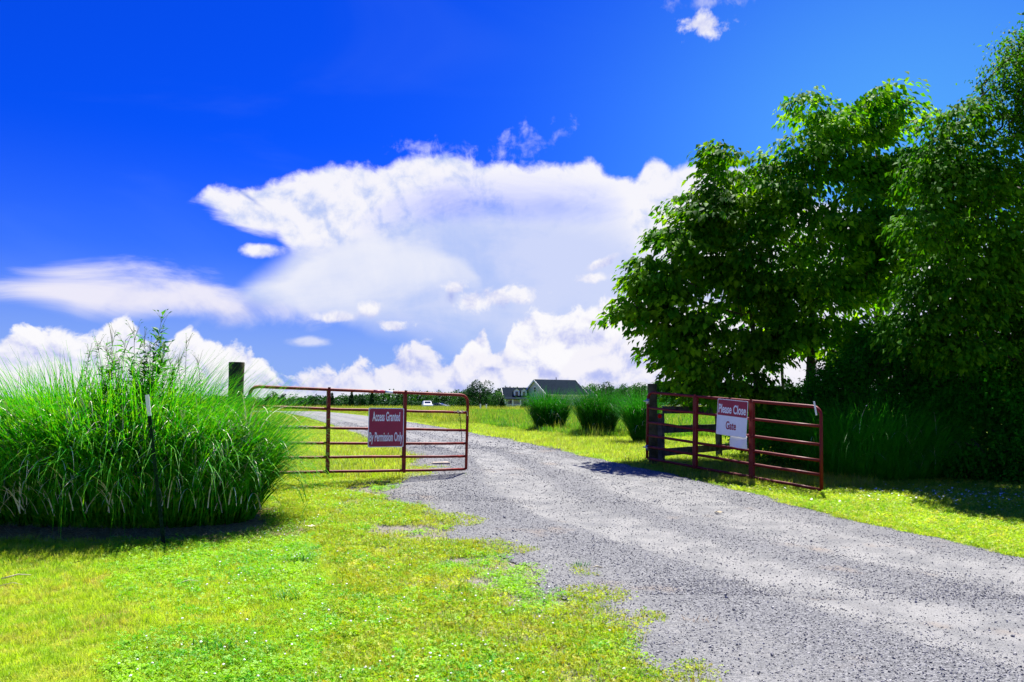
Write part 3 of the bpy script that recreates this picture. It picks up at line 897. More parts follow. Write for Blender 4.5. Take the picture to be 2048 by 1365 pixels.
def lettering(name, text, root, M, x0, x1, y0, y1, mat, z=.0045, bold=.022):
    cu = bpy.data.curves.new(name, 'FONT'); cu.body = text; cu.size = 1.0; cu.offset = bold; cu.extrude = .4; cu.resolution_u = 4
    o = bpy.data.objects.new('tmp', cu); COL.objects.link(o)
    dg = bpy.context.evaluated_depsgraph_get(); dg.update()
    me = bpy.data.meshes.new_from_object(o.evaluated_get(dg))
    bpy.data.objects.remove(o)
    me.name = name
    co = np.empty(len(me.vertices) * 3); me.vertices.foreach_get('co', co); co = co.reshape(-1, 3)
    lo, hi = co.min(0), co.max(0)
    co[:, 0] = x0 + (co[:, 0] - lo[0]) / (hi[0] - lo[0]) * (x1 - x0)
    co[:, 1] = y0 + (co[:, 1] - lo[1]) / (hi[1] - lo[1]) * (y1 - y0)
    co[:, 2] = z + np.sign(co[:, 2]) * .001
    w = np.array([M @ Vector(p) for p in co], np.float32)
    me.vertices.foreach_set('co', w.ravel()); me.update()
    me.materials.clear(); me.materials.append(mat)
    return adopt(obj(name, me), root)

def sign_frame(tl, tr, bl, br):
    o = bl; x = (br - bl); W = x.length; x.normalize()
    y = (tl - bl); y = (y - x * y.dot(x)); Hh = y.length; y.normalize()
    n = x.cross(y)
    M = Matrix((x, y, n)).transposed().to_4x4(); M.translation = o
    return M, W, Hh

def rrect(m, x0, x1, y0, y1, z0, z1, r, M):
    pts = []
    for cx, cy, a0 in ((x1-r, y0+r, -90), (x1-r, y1-r, 0), (x0+r, y1-r, 90), (x0+r, y0+r, 180)):
        for a in (0, 30, 60, 90):
            pts.append((cx + r*math.cos(R(a0+a)), cy + r*math.sin(R(a0+a))))
    n = len(pts)
    v = [M @ Vector((p[0], p[1], z0)) for p in pts] + [M @ Vector((p[0], p[1], z1)) for p in pts]
    f = [tuple(range(n))[::-1], tuple(range(n, 2*n))] + [(i, (i+1) % n, n+(i+1) % n, n+i) for i in range(n)]
    m.add(v, f)

def sc_(c, px, py, off=.05):
    p = P(px, py, gate_y(c, px)); n = (c[1] - c[0]).cross(Vector((0, 0, 1))).normalized()
    if n.y > 0: n = -n
    return p + n * off
# left sign
M_, W_, H_ = sign_frame(sc_(HL, 734.5, 816), sc_(HL, 805.5, 817), sc_(HL, 733, 895), sc_(HL, 804, 894))
s1 = empty('gate_sign', tuple(M_.translation)); tag(s1, 'maroon sign reading Access Granted By Permission Only hung on the left gate', 'sign')
m = MB(); rrect(m, 0, W_, 0, H_, 0, .003, .018, M_); adopt(m.build('border', M_signwhite), s1)
m = MB(); rrect(m, .012, W_-.012, .012, H_-.012, .002, .005, .014, M_); adopt(m.build('panel', M_maroon), s1)
lettering('lettering', 'Access Granted', s1, M_, .075*W_+.02, W_*.885, H_*.66, H_*.905, M_signwhite, .0065)
lettering('lettering', 'By Permission Only', s1, M_, .035*W_, W_*.965, H_*.075, H_*.385, M_signwhite, .0065)
for a_, b_ in ((.04, .04), (.96, .04), (.04, .96), (.96, .96)):
    m = MB(); m.tube([M_ @ Vector((a_*W_, b_*H_, .003)), M_ @ Vector((a_*W_, b_*H_, .011))], .006, 8)
    adopt(m.build('rivet', M_steel), s1)
# right sign
M_, W_, H_ = sign_frame(sc_(HR, 1437, 797), sc_(HR, 1497, 801), sc_(HR, 1436, 868), sc_(HR, 1496.5, 877))
s2 = empty('gate_sign', tuple(M_.translation)); tag(s2, 'white and maroon sign reading Please Close Gate hung on the open right gate', 'sign')
m = MB(); rrect(m, 0, W_, 0, H_, 0, .003, .018, M_); adopt(m.build('border', M_paper), s2)
m = MB(); rrect(m, .010, W_-.010, .012, H_*.535, .002, .0045, .012, M_); adopt(m.build('panel', M_signwhite), s2)
m = MB(); rrect(m, .010, W_-.010, H_*.545, H_-.012, .002, .0045, .012, M_); adopt(m.build('panel', M_maroon), s2)
lettering('lettering', 'Please Close', s2, M_, .05*W_, W_*.95, H_*.61, H_*.86, M_signwhite, .006)
lettering('lettering', 'Gate', s2, M_, .32*W_, W_*.66, H_*.17, H_*.40, M_maroon, .006)
# paper under the sign
n_ = 8
V = []
a0, a1, b0, b1 = sc_(HR, 1464, 868, .035), sc_(HR, 1497, 872, .035), sc_(HR, 1462, 893, .04), sc_(HR, 1497, 899, .045)
for j in range(n_ + 1):
    for i in range(n_ + 1):
        p = a0.lerp(a1, i/n_).lerp(b0.lerp(b1, i/n_), j/n_) + nR * (.012*math.sin(i*.9+j*.5) * j/n_)
        V.append(p)
for p in list(V): V.append(p + nR*-.0015)
idx = np.arange((n_+1)**2).reshape(n_+1, n_+1); q = np.stack([idx[:-1,:-1], idx[1:,:-1], idx[1:,1:], idx[:-1,1:]], -1).reshape(-1, 4)
tag(obj('notice_sheet', np_mesh('notice_sheet', [tuple(p) for p in V], [q, q + (n_+1)**2], M_paper, smooth=True)), 'curled white paper sheet sticking out below the Please Close sign', 'paper')
# small white label on top rail, left gate
m = MB(); a, b = bil(HL, .585, 1), bil(HL, .62, 1); m.tube([a, b], .0262, 12)
tag(m.build('rail_label', M_signwhite, smooth=True), 'small white sticker wrapped round the top rail of the left gate', 'sticker')
m = MB(); a, b = bil(HL, .53, 1), bil(HL, .578, 1); m.tube([a, b], .0258, 12)
tag(m.build('rail_tape', M_maroon, smooth=True), 'faded maroon tape wrapped round the top rail beside the white sticker', 'tape')
# taped chain on third rail of left gate
m = MB()
for i in range(34):
    s = .145 + .10 * i / 34
    p = bil(HL, s, .53); ax = (HL[1]-HL[0]).normalized()
    ph = i * 2.4
    m.tube([p + ax*-.004 + Vector((0, -.028*math.cos(ph), .028*math.sin(ph))), p + ax*.010 + Vector((0, -.030*math.cos(ph+1), .030*math.sin(ph+1)))], .006, 6)
tag(m.build('wrapped_chain', M_steel), 'light chain wound tightly round the third rail of the left gate', 'chain')
# hanging chain near free end
def chain(a, b, n, name, mat):
    m = MB()
    for i in range(n):
        t0, t1 = i / n, (i + 1.25) / n
        p0, p1 = a.lerp(b, t0), a.lerp(b, min(1.02, t1))
        w = Vector((.008, 0, 0)) if i % 2 == 0 else Vector((0, .008, 0))
        m.tube([p0, p0 + w + (p1-p0)*.2, p0 + w + (p1-p0)*.8, p1, p1 - w - (p1-p0)*.2, p0 - w + (p1-p0)*.2, p0], .0035, 5)
    return m
ca, cb = sc_(HL, 917.5, 823, .035), sc_(HL, 922, 884, .035)
cm = chain(ca, cb, 22, 'chain', M_dark)
ch = cm.build('gate_chain', M_dark)
tag(ch, 'dark chain hanging over the rails near the free end of the left gate', 'chain')
m = MB(); c0 = sc_(HL, 918, 823, .04)
for k in range(2):
    p = [c0 + Vector((math.cos(t)*.045*(1 if k else -1) , -.01, .02*math.sin(2*t))) for t in np.linspace(-1.2, 1.2, 8)]
    m.tube([c0] + p, .006, 6)
m.tube([sc_(HL, 905, 824, .03), c0, sc_(HL, 932, 823, .035), sc_(HL, 933, 832, .035)], .006, 6)
tag(m.build('rope_tie', M_cream, smooth=True), 'frayed cream cord knotted round the second rail above the chain', 'cord')
# white strap on the free end of right gate
m = MB(); a, b = P(1628, 803, 11.72), P(1633, 831, 11.70)
m.beam(a, b, .026, .006, up=(0, 1, 0))
tag(m.build('latch_strip', M_paper, bevel=.002), 'short white plastic strip tied to the free top corner of the right gate', 'strip')

# ------------------------------------------------------------------ posts and board fence
def round_post(px_top, py_top, Y, r, label, name='wooden_post'):
    top = P(px_top, py_top, Y); base = on_ground(top.x, Y, -.15)
    n = 20; m = MB()
    k = 9
    pts = [base.lerp(top, i / (k-1)) for i in range(k)]
    m.tube(pts, [r * (1 + .03*math.sin(i*1.7)) for i in range(k)], n)
    o = m.build(name, M_wood, smooth=True, bevel=.006)
    return tag(o, label, 'post')
round_post(473.5, 725, 11.05, .105, 'round dark wooden hinge post rising out of the tall grass at the left')
round_post(1304.5, 768, 15.0, .088, 'round dark wooden hinge post of the open right gate')

F0 = on_ground(2.87, 15.25); F1 = on_ground(4.55, 17.4); F2 = on_ground(6.3, 19.6); F3 = on_ground(8.05, 21.8)
bf = empty('board_fence', tuple(F0)); tag(bf, 'dark grey three board fence running from the right gate post into the trees', 'fence')
for k, (p, w, h) in enumerate(((F0, .115, .99), (F1, .11, 1.12), (F2, .11, 1.12), (F3, .11, 1.12))):
    m = MB(); m.box((-w/2, -w/2, -.2), (w/2, w/2, h), Matrix.Translation(p) @ Matrix.Rotation(R(50), 4, 'Z'))
    adopt(m.build('fence_post', M_greywood, bevel=.006), bf)
for a, b in ((F0, F1), (F1, F2), (F2, F3)):
    for h in (.24, .68, 1.06):
        m = MB(); off = Vector((.045, .05, 0)) * 1.3
        m.beam(a + off + Vector((0, 0, h)), b + off + Vector((0, 0, h)), .025, .145)
        adopt(m.build('rail', M_greywood, bevel=.003), bf)
rf = MB(); p = P(1320, 833, 15.15)
rf.tube([p, p + Vector((-.008, -.014, 0))], .038, 20)
tag(rf.build('reflector', M_orange, smooth=True), 'round red reflector on the square post behind the right gate', 'reflector')

def tpost(base, top, label, white=0.14, mat=M_green_steel, studs=True):
    root = empty('steel_post', tuple(base)); tag(root, label, 'post')
    d = (top - base).normalized(); L = (top - base).length
    m = MB(); b0 = base - d * .2
    wt = base + d * (L * (1 - white)) if white else top
    m.beam(b0, wt, .036, .005, up=(0, 1, 0)); m.beam(b0 + Vector((0, .018, 0)), wt + Vector((0, .018, 0)), .005, .036, up=(0, 1, 0))
    adopt(m.build('shaft', mat), root)
    if white:
        m = MB(); m.beam(wt, top, .037, .006, up=(0, 1, 0)); m.beam(wt + Vector((0, .018, 0)), top + Vector((0, .018, 0)), .006, .036, up=(0, 1, 0))
        adopt(m.build('white_tip', M_signwhite), root)
    if studs:
        m = MB(); n = int(L / .055)
        for i in range(n):
            p = base + d * (L * (1 - white) * i / n) + Vector((0, -.006, 0))
            m.box((-.006, -.008, -.008), (.006, .004, .008), Matrix.Translation(p))
        adopt(tag(m.build('studs', mat), kind='stuff'), root)
    return root
tb = G(328, 1093); tpost(tb, P(294, 790, tb.y - .05), 'dark green steel T post with white tip leaning in front of the tall grass')
tb = G(1268, 878); tpost(tb, P(1264, 790, tb.y), 'thin green steel fence post beside the dark wooden gate post', 0, studs=False)
tb = G(1129, 861); lp = MB(); tt = P(1093, 790, tb.y - .3)
lp.tube([tb - Vector((0, 0, .1)), tb.lerp(tt, .5), tt], [.06, .055, .05], 10)
tag(lp.build('leaning_pole', M_greywood, smooth=True), 'weathered grey pole leaning against the tall grass clump furthest along the drive', 'pole')

# ------------------------------------------------------------------ big ornamental grass clump
M_reed = foliage('reed_grass', (.008, .24, .004), (.05, .40, .008), (.20, .50, .02), transl=.42, scale=3.5, fine=14, rough=.55, spec=.15, tcol=(1.5, 1.3, .4))
M_reedR = foliage('reed_grass_dark', (.005, .085, .005), (.010, .12, .005), (.03, .18, .010), transl=.4, scale=2.5, fine=9, rough=.6, spec=.1)
M_dry = principled('dry_blade', (.62, .58, .40), .6, rgb2=(.85, .82, .66), scale=12)

def grass_clump(root, cx, cy, rx, ry, n, L0, L1, W, mat, dry=0, spread=1.0, hfun=None):
    a = rng.uniform(0, 2*np.pi, n); r = np.sqrt(rng.uniform(0, 1, n))
    bx, by = cx + rx*r*np.cos(a), cy + ry*r*np.sin(a)
    base = put(bx, by, -.02)
    # lean outward from clump centre, more at the rim
    ox, oy = (bx - cx) / rx, (by - cy) / ry
    hd = np.arctan2(oy * .8, ox) + rng.normal(0, 1.0 - .35*r, n)
    lean = np.abs(rng.normal(.05, .12, n)) + .42 * r * spread
    bend = rng.gamma(2.4, .46, n) * spread + .12
    L = rng.uniform(L0, L1, n)
    if hfun is not None: L = L * hfun(bx)
    short = rng.uniform(0, 1, n) < .25
    L = np.where(short, L * rng.uniform(.55, .85, n), L)
    v, q = blades(n, base, L, W * rng.uniform(.6, 1.25, n), lean, bend, 7, hd, twist=.5, droop_pow=2.2)
    o = obj('blades', np_mesh('blades', v, [q], mat, smooth=True)); tag(o, kind='stuff'); adopt(o, root)
    if dry:
        k = rng.integers(0, n, dry)
        b2 = base[k].copy()
        fx = rng.uniform(-1, 1, dry); b2[:, 0] = cx + fx * rx * 1.1; b2[:, 1] = cy - np.sqrt(np.maximum(0, 1 - fx**2)) * ry * rng.uniform(.9, 1.35, dry)
        b2[:, 2] = ground(b2[:, 0], b2[:, 1]) + rng.uniform(.15, 1.0, dry) * L1 / 2.1
        v, q = blades(dry, b2, rng.uniform(.5, 1.0, dry) * (L1 / 2.0), W * .8 * rng.uniform(.5, 1.2, dry), rng.uniform(.1, .6, dry), rng.uniform(1.2, 2.6, dry), 8, rng.normal(-np.pi/2, .9, dry), twist=.9, droop_pow=1.5)
        o = obj('dry_blades', np_mesh('dry_blades', v, [q], M_dry, smooth=True)); tag(o, kind='stuff'); adopt(o, root)

root = empty('reed_grass_clump', (-4.5, 8.95, float(ground(-4.5, 8.95)))); tag(root, 'huge bright green clump of arching reed grass in front of the left gate post', 'ornamental grass')
hf = lambda x: np.interp(x, [-7.5, -6.2, -5.1, -4.2, -3.5, -2.9], [.84, .90, 1.02, 1.09, .98, .77])
grass_clump(root, -4.95, 9.2, 1.95, .75, 11000, 1.45, 2.1, .022, M_reed, 800, 1.0, hf)

# bed of dark mulch and straw
n = 90
X, Y = np.meshgrid(np.linspace(-8.5, -1.6, 140), np.linspace(7.2, 10.8, n))
msk = (((X + 4.9) / 2.4) ** 2 + ((Y - 8.95) / 1.18) ** 2 + .35 * vnoise(X, Y, 31, 3, 1.5)) < 1.05
M_mulch = principled('mulch', (.10, .05, .015), .95, bump=.8, bscale=60, rgb2=(.30, .18, .06), scale=30, coords='Object')
tag(obj('mulch_bed', np_mesh('mulch_bed', np.stack([X, Y, ground(X, Y) + .012 + .01 * vnoise(X, Y, 2, 3, 8)], -1).reshape(-1, 3), [grid_faces(n, 140, msk[:-1, :-1])], M_mulch, smooth=True)), kind='structure')
n = 2600
bx = rng.uniform(-7.2, -2.2, n); by = 8.95 + rng.uniform(-1.25, -.5, n) * np.sqrt(np.clip(1 - ((bx + 4.5) / 2.9) ** 2, 0, 1)) + rng.normal(0, .05, n)
v, q = blades(n, put(bx, by, .02), rng.uniform(.06, .30, n), rng.uniform(.003, .008, n), rng.uniform(1.25, 1.6, n), rng.normal(0, .15, n), 2)
M_bstraw = principled('brown_straw', (.16, .10, .045), .85, rgb2=(.40, .32, .18), scale=9)
tag(obj('straw_litter', np_mesh('straw_litter', v, [q], M_bstraw)), 'brown straw litter lying at the foot of the big reed grass clump', kind='stuff')

# three clumps beside the far drive
def small_clump(px, py, ptop, wpx, label, n, k=1.0):
    b = G(px, py); s = b.y / F_PX
    h = (py - ptop) * s
    r = empty('reed_grass_clump', tuple(b)); tag(r, label, 'ornamental grass', 'reed grass clumps right of the drive')
    grass_clump(r, b.x, b.y + .3, wpx * s * .31, wpx * s * .30, n, h * .6, h * 1.12, .020 * k, M_reedR, 40, .6)
small_clump(1100, 863, 774, 80, 'dark green reed grass clump with a grey pole leaning in it, left of three', 2600, 1.3)
small_clump(1199, 873, 768, 86, 'dense green reed grass clump standing free between two others', 2900, 1.1)
small_clump(1287, 888, 774, 50, 'green reed grass clump half hidden behind the round gate post', 2200, 1.0)
b = on_ground(6.3, 13.8); r = empty('reed_grass_clump', tuple(b)); tag(r, 'shaded dark reed grass clump behind the free end of the right gate', 'ornamental grass', 'reed grass clumps right of the drive')
M_reedS = foliage('reed_grass_shade', (.02, .26, .008), (.03, .32, .010), (.07, .38, .014), transl=.45, scale=2.5, fine=9)
grass_clump(r, 6.3, 13.8, 1.1, .6, 5200, 1.2, 1.75, .012, M_reedS, 20, 1.0)

# ------------------------------------------------------------------ leaves
LEAF = np.array([(0, 0, 0), (.5, .42, .10), (0, .48, 0), (-.5, .42, .10), (0, 1, -.10)])
LTRI = np.array([(0, 1, 2), (1, 4, 2), (0, 2, 3), (3, 2, 4)])
def leaf_frames(d, nrm):
    d = d / np.linalg.norm(d, axis=1, keepdims=True)
    x = np.cross(d, nrm); x /= np.maximum(np.linalg.norm(x, axis=1, keepdims=True), 1e-6)
    z = np.cross(x, d)
    return x, d, z
def leaf_mesh(name, pos, d, nrm, L, w, mat):
    x, y, z = leaf_frames(d, nrm)
    L = np.broadcast_to(L, len(pos))[:, None, None]
    v = pos[:, None] + L * (LEAF[None, :, :1] * w * x[:, None] + LEAF[None, :, 1:2] * y[:, None] + LEAF[None, :, 2:] * z[:, None])
    f = (np.arange(len(pos))[:, None, None] * 5 + LTRI[None]).reshape(-1, 3)
    return np_mesh(name, v.reshape(-1, 3), [f], mat, smooth=False)
def single_leaves(root, pos, d, nrm, L, w, mat, k, name='leaf'):
    """k leaves nearest the camera become parts of their own"""
    me = np_mesh(name, LEAF * np.array([w, 1, 1]), [LTRI], mat)
    x, y, z = leaf_frames(d, nrm)
    order = np.argsort(pos[:, 1])[:k]
    for i in order:
        o = bpy.data.objects.new(name, me)
        M = Matrix(((x[i, 0], y[i, 0], z[i, 0]), (x[i, 1], y[i, 1], z[i, 1]), (x[i, 2], y[i, 2], z[i, 2]))).to_4x4()
        s = float(L[i]); M = M @ Matrix.Scale(s, 4)
        M.translation = Vector(pos[i]) - root.location
        COL.objects.link(o); o.parent = root; o.matrix_local = M
    rest = np.ones(len(pos), bool); rest[order] = False
    return rest

M_bark = principled('dark_bark', (.030, .026, .020), .9, bump=.7, bscale=25, rgb2=(.08, .07, .055), scale=9)
M_leafA = foliage('dogwood_leaf', (.016, .125, .003), (.055, .23, .004), (.20, .42, .010), transl=.5, scale=1.0, fine=2.2, rough=.6, spec=.08, tcol=(2.0, 1.7, .3))
M_leafB = foliage('tree_leaf', (.016, .12, .003), (.05, .20, .004), (.14, .34, .008), transl=.42, scale=1.2, fine=6, rough=.65, spec=.06)
M_leafC = foliage('shrub_leaf', (.018, .18, .008), (.03, .25, .010), (.05, .32, .014), transl=.45, scale=1.5, fine=7, rough=.7, spec=.06)

def grow(name, label, trunk, r0, blobs, nclu, per, leafL, leafW, mat, cluR=(.22, .48), flat=.25, nparts=0, group=None, cat='tree', kind_leaf='leaves', bias=.45, down=.9, minz=.5):
    """trunk: list of points. blobs: (px, py, radius px, Y, weight)"""
    root = empty(name, tuple(trunk[0])); tag(root, label, cat, group)
    B = []
    for b in blobs:
        px, py, rp, Y = b[:4]
        B.append((P(px, py, Y), rp * Y / F_PX, b[4] if len(b) > 4 else 1.0))
    w = np.array([b[1] ** 2 * b[2] for b in B]); w /= w.sum()
    C_ = []
    while len(C_) < nclu:
        c, r, _ = B[rng.choice(len(B), p=w)]
        d = rng.normal(0, 1, 3); d /= np.linalg.norm(d)
        rr = rng.uniform() ** bias
        p = np.array(c) + d * rr * np.array([r, max(r * .9, .7), r]) * .92
        if p[2] > ground(p[0], p[1]) + minz * .3: C_.append(p)
    C_ = np.array(C_)
    # skeleton
    nodes = [Vector(p) for p in trunk]; par = [-1] + list(range(len(trunk) - 1)); ntr = len(trunk)
    tr = np.array([tuple(p) for p in trunk])
    dist = np.array([np.min(np.linalg.norm(tr - c, axis=1)) for c in C_])
    ends = []
    NA = [tuple(p) for p in nodes]
    for i in np.argsort(dist):
        c = C_[i]; A_ = np.array(NA)
        dv = c - A_; ln = np.linalg.norm(dv, axis=1)
        cost = ln + .9 * np.maximum(0, A_[:, 2] - c[2] + .25 * ln) + np.where(A_[:, 2] < tr[1, 2], 5, 0)
        j = int(np.argmin(cost)); a = Vector(NA[j]); cv = Vector(c)
        L = (cv - a).length; k = max(1, int(L / .35)); last = j
        for q in range(1, k + 1):
            t = q / k
            p = a.lerp(cv, t) + Vector((0, 0, .12 * L * math.sin(t * math.pi))) + Vector(rng.normal(0, .015, 3))
            nodes.append(p); NA.append(tuple(p)); par.append(last); last = len(nodes) - 1
        ends.append(last)
    cnt = np.zeros(len(nodes)); cnt[ends] = 1
    for i in range(len(nodes) - 1, 0, -1):
        if par[i] >= 0: cnt[par[i]] += cnt[i]
    rad = .0045 * np.maximum(cnt, 1) ** .56
    for i in range(ntr):
        rad[i] = max(rad[i] * .5, r0 * (1 - .72 * i / max(1, ntr - 1)))
    m = MB(); m.tube(trunk, [rad[i] for i in range(ntr)], 12)
    adopt(m.build('trunk', M_bark, smooth=True), root)
    m = MB()
    for i in range(ntr, len(nodes)):
        pr = par[i]; n_ = 6 if rad[i] > .012 else 4
        m.tube([nodes[pr], nodes[i]], [min(rad[pr], rad[i] * 1.35), rad[i]], n_, cap=False)
    adopt(m.build('branches', M_bark, smooth=True), root)
    # leaves
    tot = nclu * per
    ci = np.repeat(np.arange(nclu), per)
    cr = rng.uniform(cluR[0], cluR[1], nclu)[ci]
    a = rng.uniform(0, 2*np.pi, tot); rr = np.sqrt(rng.uniform(0, 1, tot)) * cr
    axis = tr[:, :2].mean(0)
    out = C_[ci][:, :2] - axis; out /= np.maximum(np.linalg.norm(out, axis=1, keepdims=True), .2)
    pos = C_[ci] + np.stack([rr*np.cos(a) + out[:, 0]*.1, rr*np.sin(a) + out[:, 1]*.1, rng.normal(0, 1, tot) * flat * cr - .45 * rr ** 2 / cr], -1)
    d = np.stack([np.cos(a)*.6 + out[:, 0]*.5, np.sin(a)*.6 + out[:, 1]*.5, -down + rng.normal(0, .35, tot)], -1) + rng.normal(0, .25, (tot, 3))
    nrm = np.stack([np.cos(a)*.7, np.sin(a)*.7, np.full(tot, .8)], -1) + rng.normal(0, .4, (tot, 3))
    L = leafL * rng.uniform(.6, 1.25, tot)
    # twigs-end: keep above ground
    ok = pos[:, 2] > ground(pos[:, 0], pos[:, 1]) + .03
    pos, d, nrm, L = pos[ok], d[ok], nrm[ok], L[ok]
    rest = np.ones(len(pos), bool)
    if nparts: rest = single_leaves(root, pos, d, nrm, L, leafW, mat, nparts)
    o = obj(kind_leaf, leaf_mesh(kind_leaf, pos[rest], d[rest], nrm[rest], L[rest], leafW, mat)); tag(o, kind='stuff'); adopt(o, root)
    return root

def tpts(x, y, h, lean=(0, 0), k=7):
    b = on_ground(x, y, -.1)
    return [b + Vector((lean[0]*t + .08*math.sin(t*5 + x), lean[1]*t + .05*math.cos(t*4), h*t)) for t in np.linspace(0, 1, k)]
def at(px, Y): return (px - 1024) / F_PX * Y

EXTRA = 1.0
grow('dogwood_tree', 'tree with drooping leaves whose low boughs reach out left over the open right gate', tpts(at(1517, 16.9), 16.9, 5.0, (-.3, 0)), .085,
     [(1400, 770, 26, 16.2, 1.5), (1460, 775, 30, 16.2, 1.5), (1530, 770, 30, 16.2), (1441, 292, 14, 16.6, 3), (1446, 325, 24, 16.6, 2), (1290, 522, 16, 16.2, 2.5), (1330, 470, 16, 16.3, 2.5), (1368, 400, 18, 16.4, 2), (1258, 625, 12, 16.1, 3), (1350, 765, 14, 16.1, 3), (1500, 330, 30, 16.8, 1.5), (1440, 400, 55, 16.6), (1405, 440, 48, 16.3), (1370, 500, 55, 16.2), (1310, 560, 46, 16.2), (1275, 590, 26, 16.2, .8), (1262, 612, 16, 16.2, .8), (1350, 600, 70, 16.2), (1395, 670, 70, 16.0),
      (1360, 700, 40, 16.2), (1385, 740, 34, 16.2), (1440, 745, 50, 16.2, .7), (1460, 490, 85, 16.4), (1500, 590, 85, 16.6), (1495, 690, 70, 16.4), (1510, 410, 62, 16.8), (1330, 650, 30, 16.0, .7)],
     330, 62, .165, .62, M_leafA, cluR=(.28, .62), flat=.10, nparts=300)
grow('dogwood_tree', 'tall middle tree with two crown tips, standing behind the drooping left one', tpts(at(1602, 16.8), 16.8, 6.2, (.4, 0)), .12,
     [(1612, 205, 16, 16.3, 2.5), (1748, 188, 14, 16.2, 3), (1785, 232, 12, 16.2, 3), (1560, 300, 18, 16.2, 2), (1625, 235, 34, 16.3), (1655, 250, 52, 16.2), (1740, 208, 30, 16.2), (1725, 250, 42, 16.2), (1770, 240, 16, 16.2, .8), (1600, 320, 62, 16.2), (1680, 330, 80, 16.2), (1770, 350, 62, 16.2), (1560, 400, 75, 16.0), (1660, 440, 90, 15.8),
      (1760, 460, 85, 16.0), (1840, 430, 60, 16.2), (1620, 550, 90, 16.2), (1730, 575, 80, 16.4), (1590, 650, 55, 16.4), (1690, 670, 60, 16.6, .7), (1900, 470, 45, 15.6, .7), (1805, 300, 34, 16.2, 1.5), (1820, 360, 48, 16.2), (1720, 690, 50, 16.6)],
     400, 62, .160, .60, M_leafA, cluR=(.28, .62), flat=.10, nparts=300)
grow('dogwood_tree', 'tree with knobbly narrow top between the middle tree and the darkest one', tpts(at(1860, 14.6), 14.6, 5.4, (.3, 0)), .11,
     [(1875, 232, 24, 13.2), (1918, 232, 22, 13.2), (1885, 275, 38, 13.2), (1870, 340, 50, 13.2), (1950, 300, 50, 13.2), (1920, 380, 70, 13.1), (2000, 350, 60, 13.1), (1860, 440, 60, 13.1), (1960, 470, 80, 13.1), (2060, 440, 90, 13.1),
      (1890, 560, 85, 13.4), (2000, 590, 90, 13.4), (1820, 640, 60, 13.4), (1910, 680, 70, 13.4), (2100, 560, 90, 13.4)],
     390, 62, .130, .58, M_leafB, cluR=(.28, .60), flat=.10, nparts=0)
grow('broadleaf_tree', 'tallest dark tree with small leaves cut off by the right edge', tpts(at(2100, 13.2), 19, 7.5, (-.1, 0)), .17,
     [(2020, 110, 40, 13.0), (2050, 75, 30, 13.0), (1995, 170, 42, 13.0), (2040, 200, 60, 13.0), (2090, 130, 80, 13.0), (2010, 260, 42, 13.0), (2100, 280, 90, 13.0), (2170, 180, 110, 13.2), (2180, 340, 120, 13.2), (2060, 600, 70, 13.2), (2160, 520, 110, 13.2), (2080, 700, 80, 13.2)],
     760, 46, .085, .5, M_leafB, cluR=(.2, .42), flat=.4, nparts=0, down=.5)
# slender trees filling in behind
grow('young_tree', 'thin young tree with a sparse crown between the two trunks above the gate sign', tpts(at(1560, 19), 19, 4.5), .05,
     [(1540, 560, 60, 18.6), (1555, 660, 60, 18.6), (1570, 480, 50, 18.6), (1520, 730, 36, 18.4)], 90, 26, .11, .55, M_leafB)
# undergrowth
def shrub(label, blobs, nclu, per, L, mat, x, Y, h, name='shrub'):
    grow(name, label, tpts(at(x, Y), Y, h, k=4), .04, blobs, nclu, per, L, .5, mat, cluR=(.15, .38), flat=.5, down=.3, cat='shrub', group='dark shrubs under the trees at the right', minz=.1)
shrub('low dark shrub behind the right gate, between its sign and free end', [(1540, 830, 42, 16.4), (1600, 820, 48, 15.8), (1580, 880, 50, 15.4), (1500, 860, 30, 17.2), (1640, 790, 40, 15.8), (1650, 870, 45, 15.2)], 420, 46, .09, M_leafC, 1590, 15.8, 1.0)
shrub('broad dark shrub rising behind the shaded reed grass clump', [(1700, 760, 60, 15.2), (1760, 720, 60, 15.4), (1690, 850, 60, 15.0), (1780, 830, 80, 14.8), (1840, 760, 70, 15.0), (1800, 900, 55, 14.4)], 600, 50, .09, M_leafC, 1770, 15.2, 1.8)
shrub('tall arching dark shrub at the right, its top against the sky gaps', [(1900, 720, 60, 14.8), (1960, 690, 55, 14.8), (1900, 830, 80, 14.4), (1980, 790, 80, 14.2), (1870, 910, 50, 13.9), (1940, 920, 50, 13.8)], 620, 50, .09, M_leafC, 1930, 14.6, 2.0)
shrub('dark shrub running out of the frame at the right edge', [(2050, 750, 80, 14.0), (2040, 880, 80, 13.6), (2120, 800, 110, 13.6), (2130, 920, 90, 13.2), (2000, 930, 40, 13.6)], 620, 50, .09, M_leafC, 2080, 13.9, 2.0)

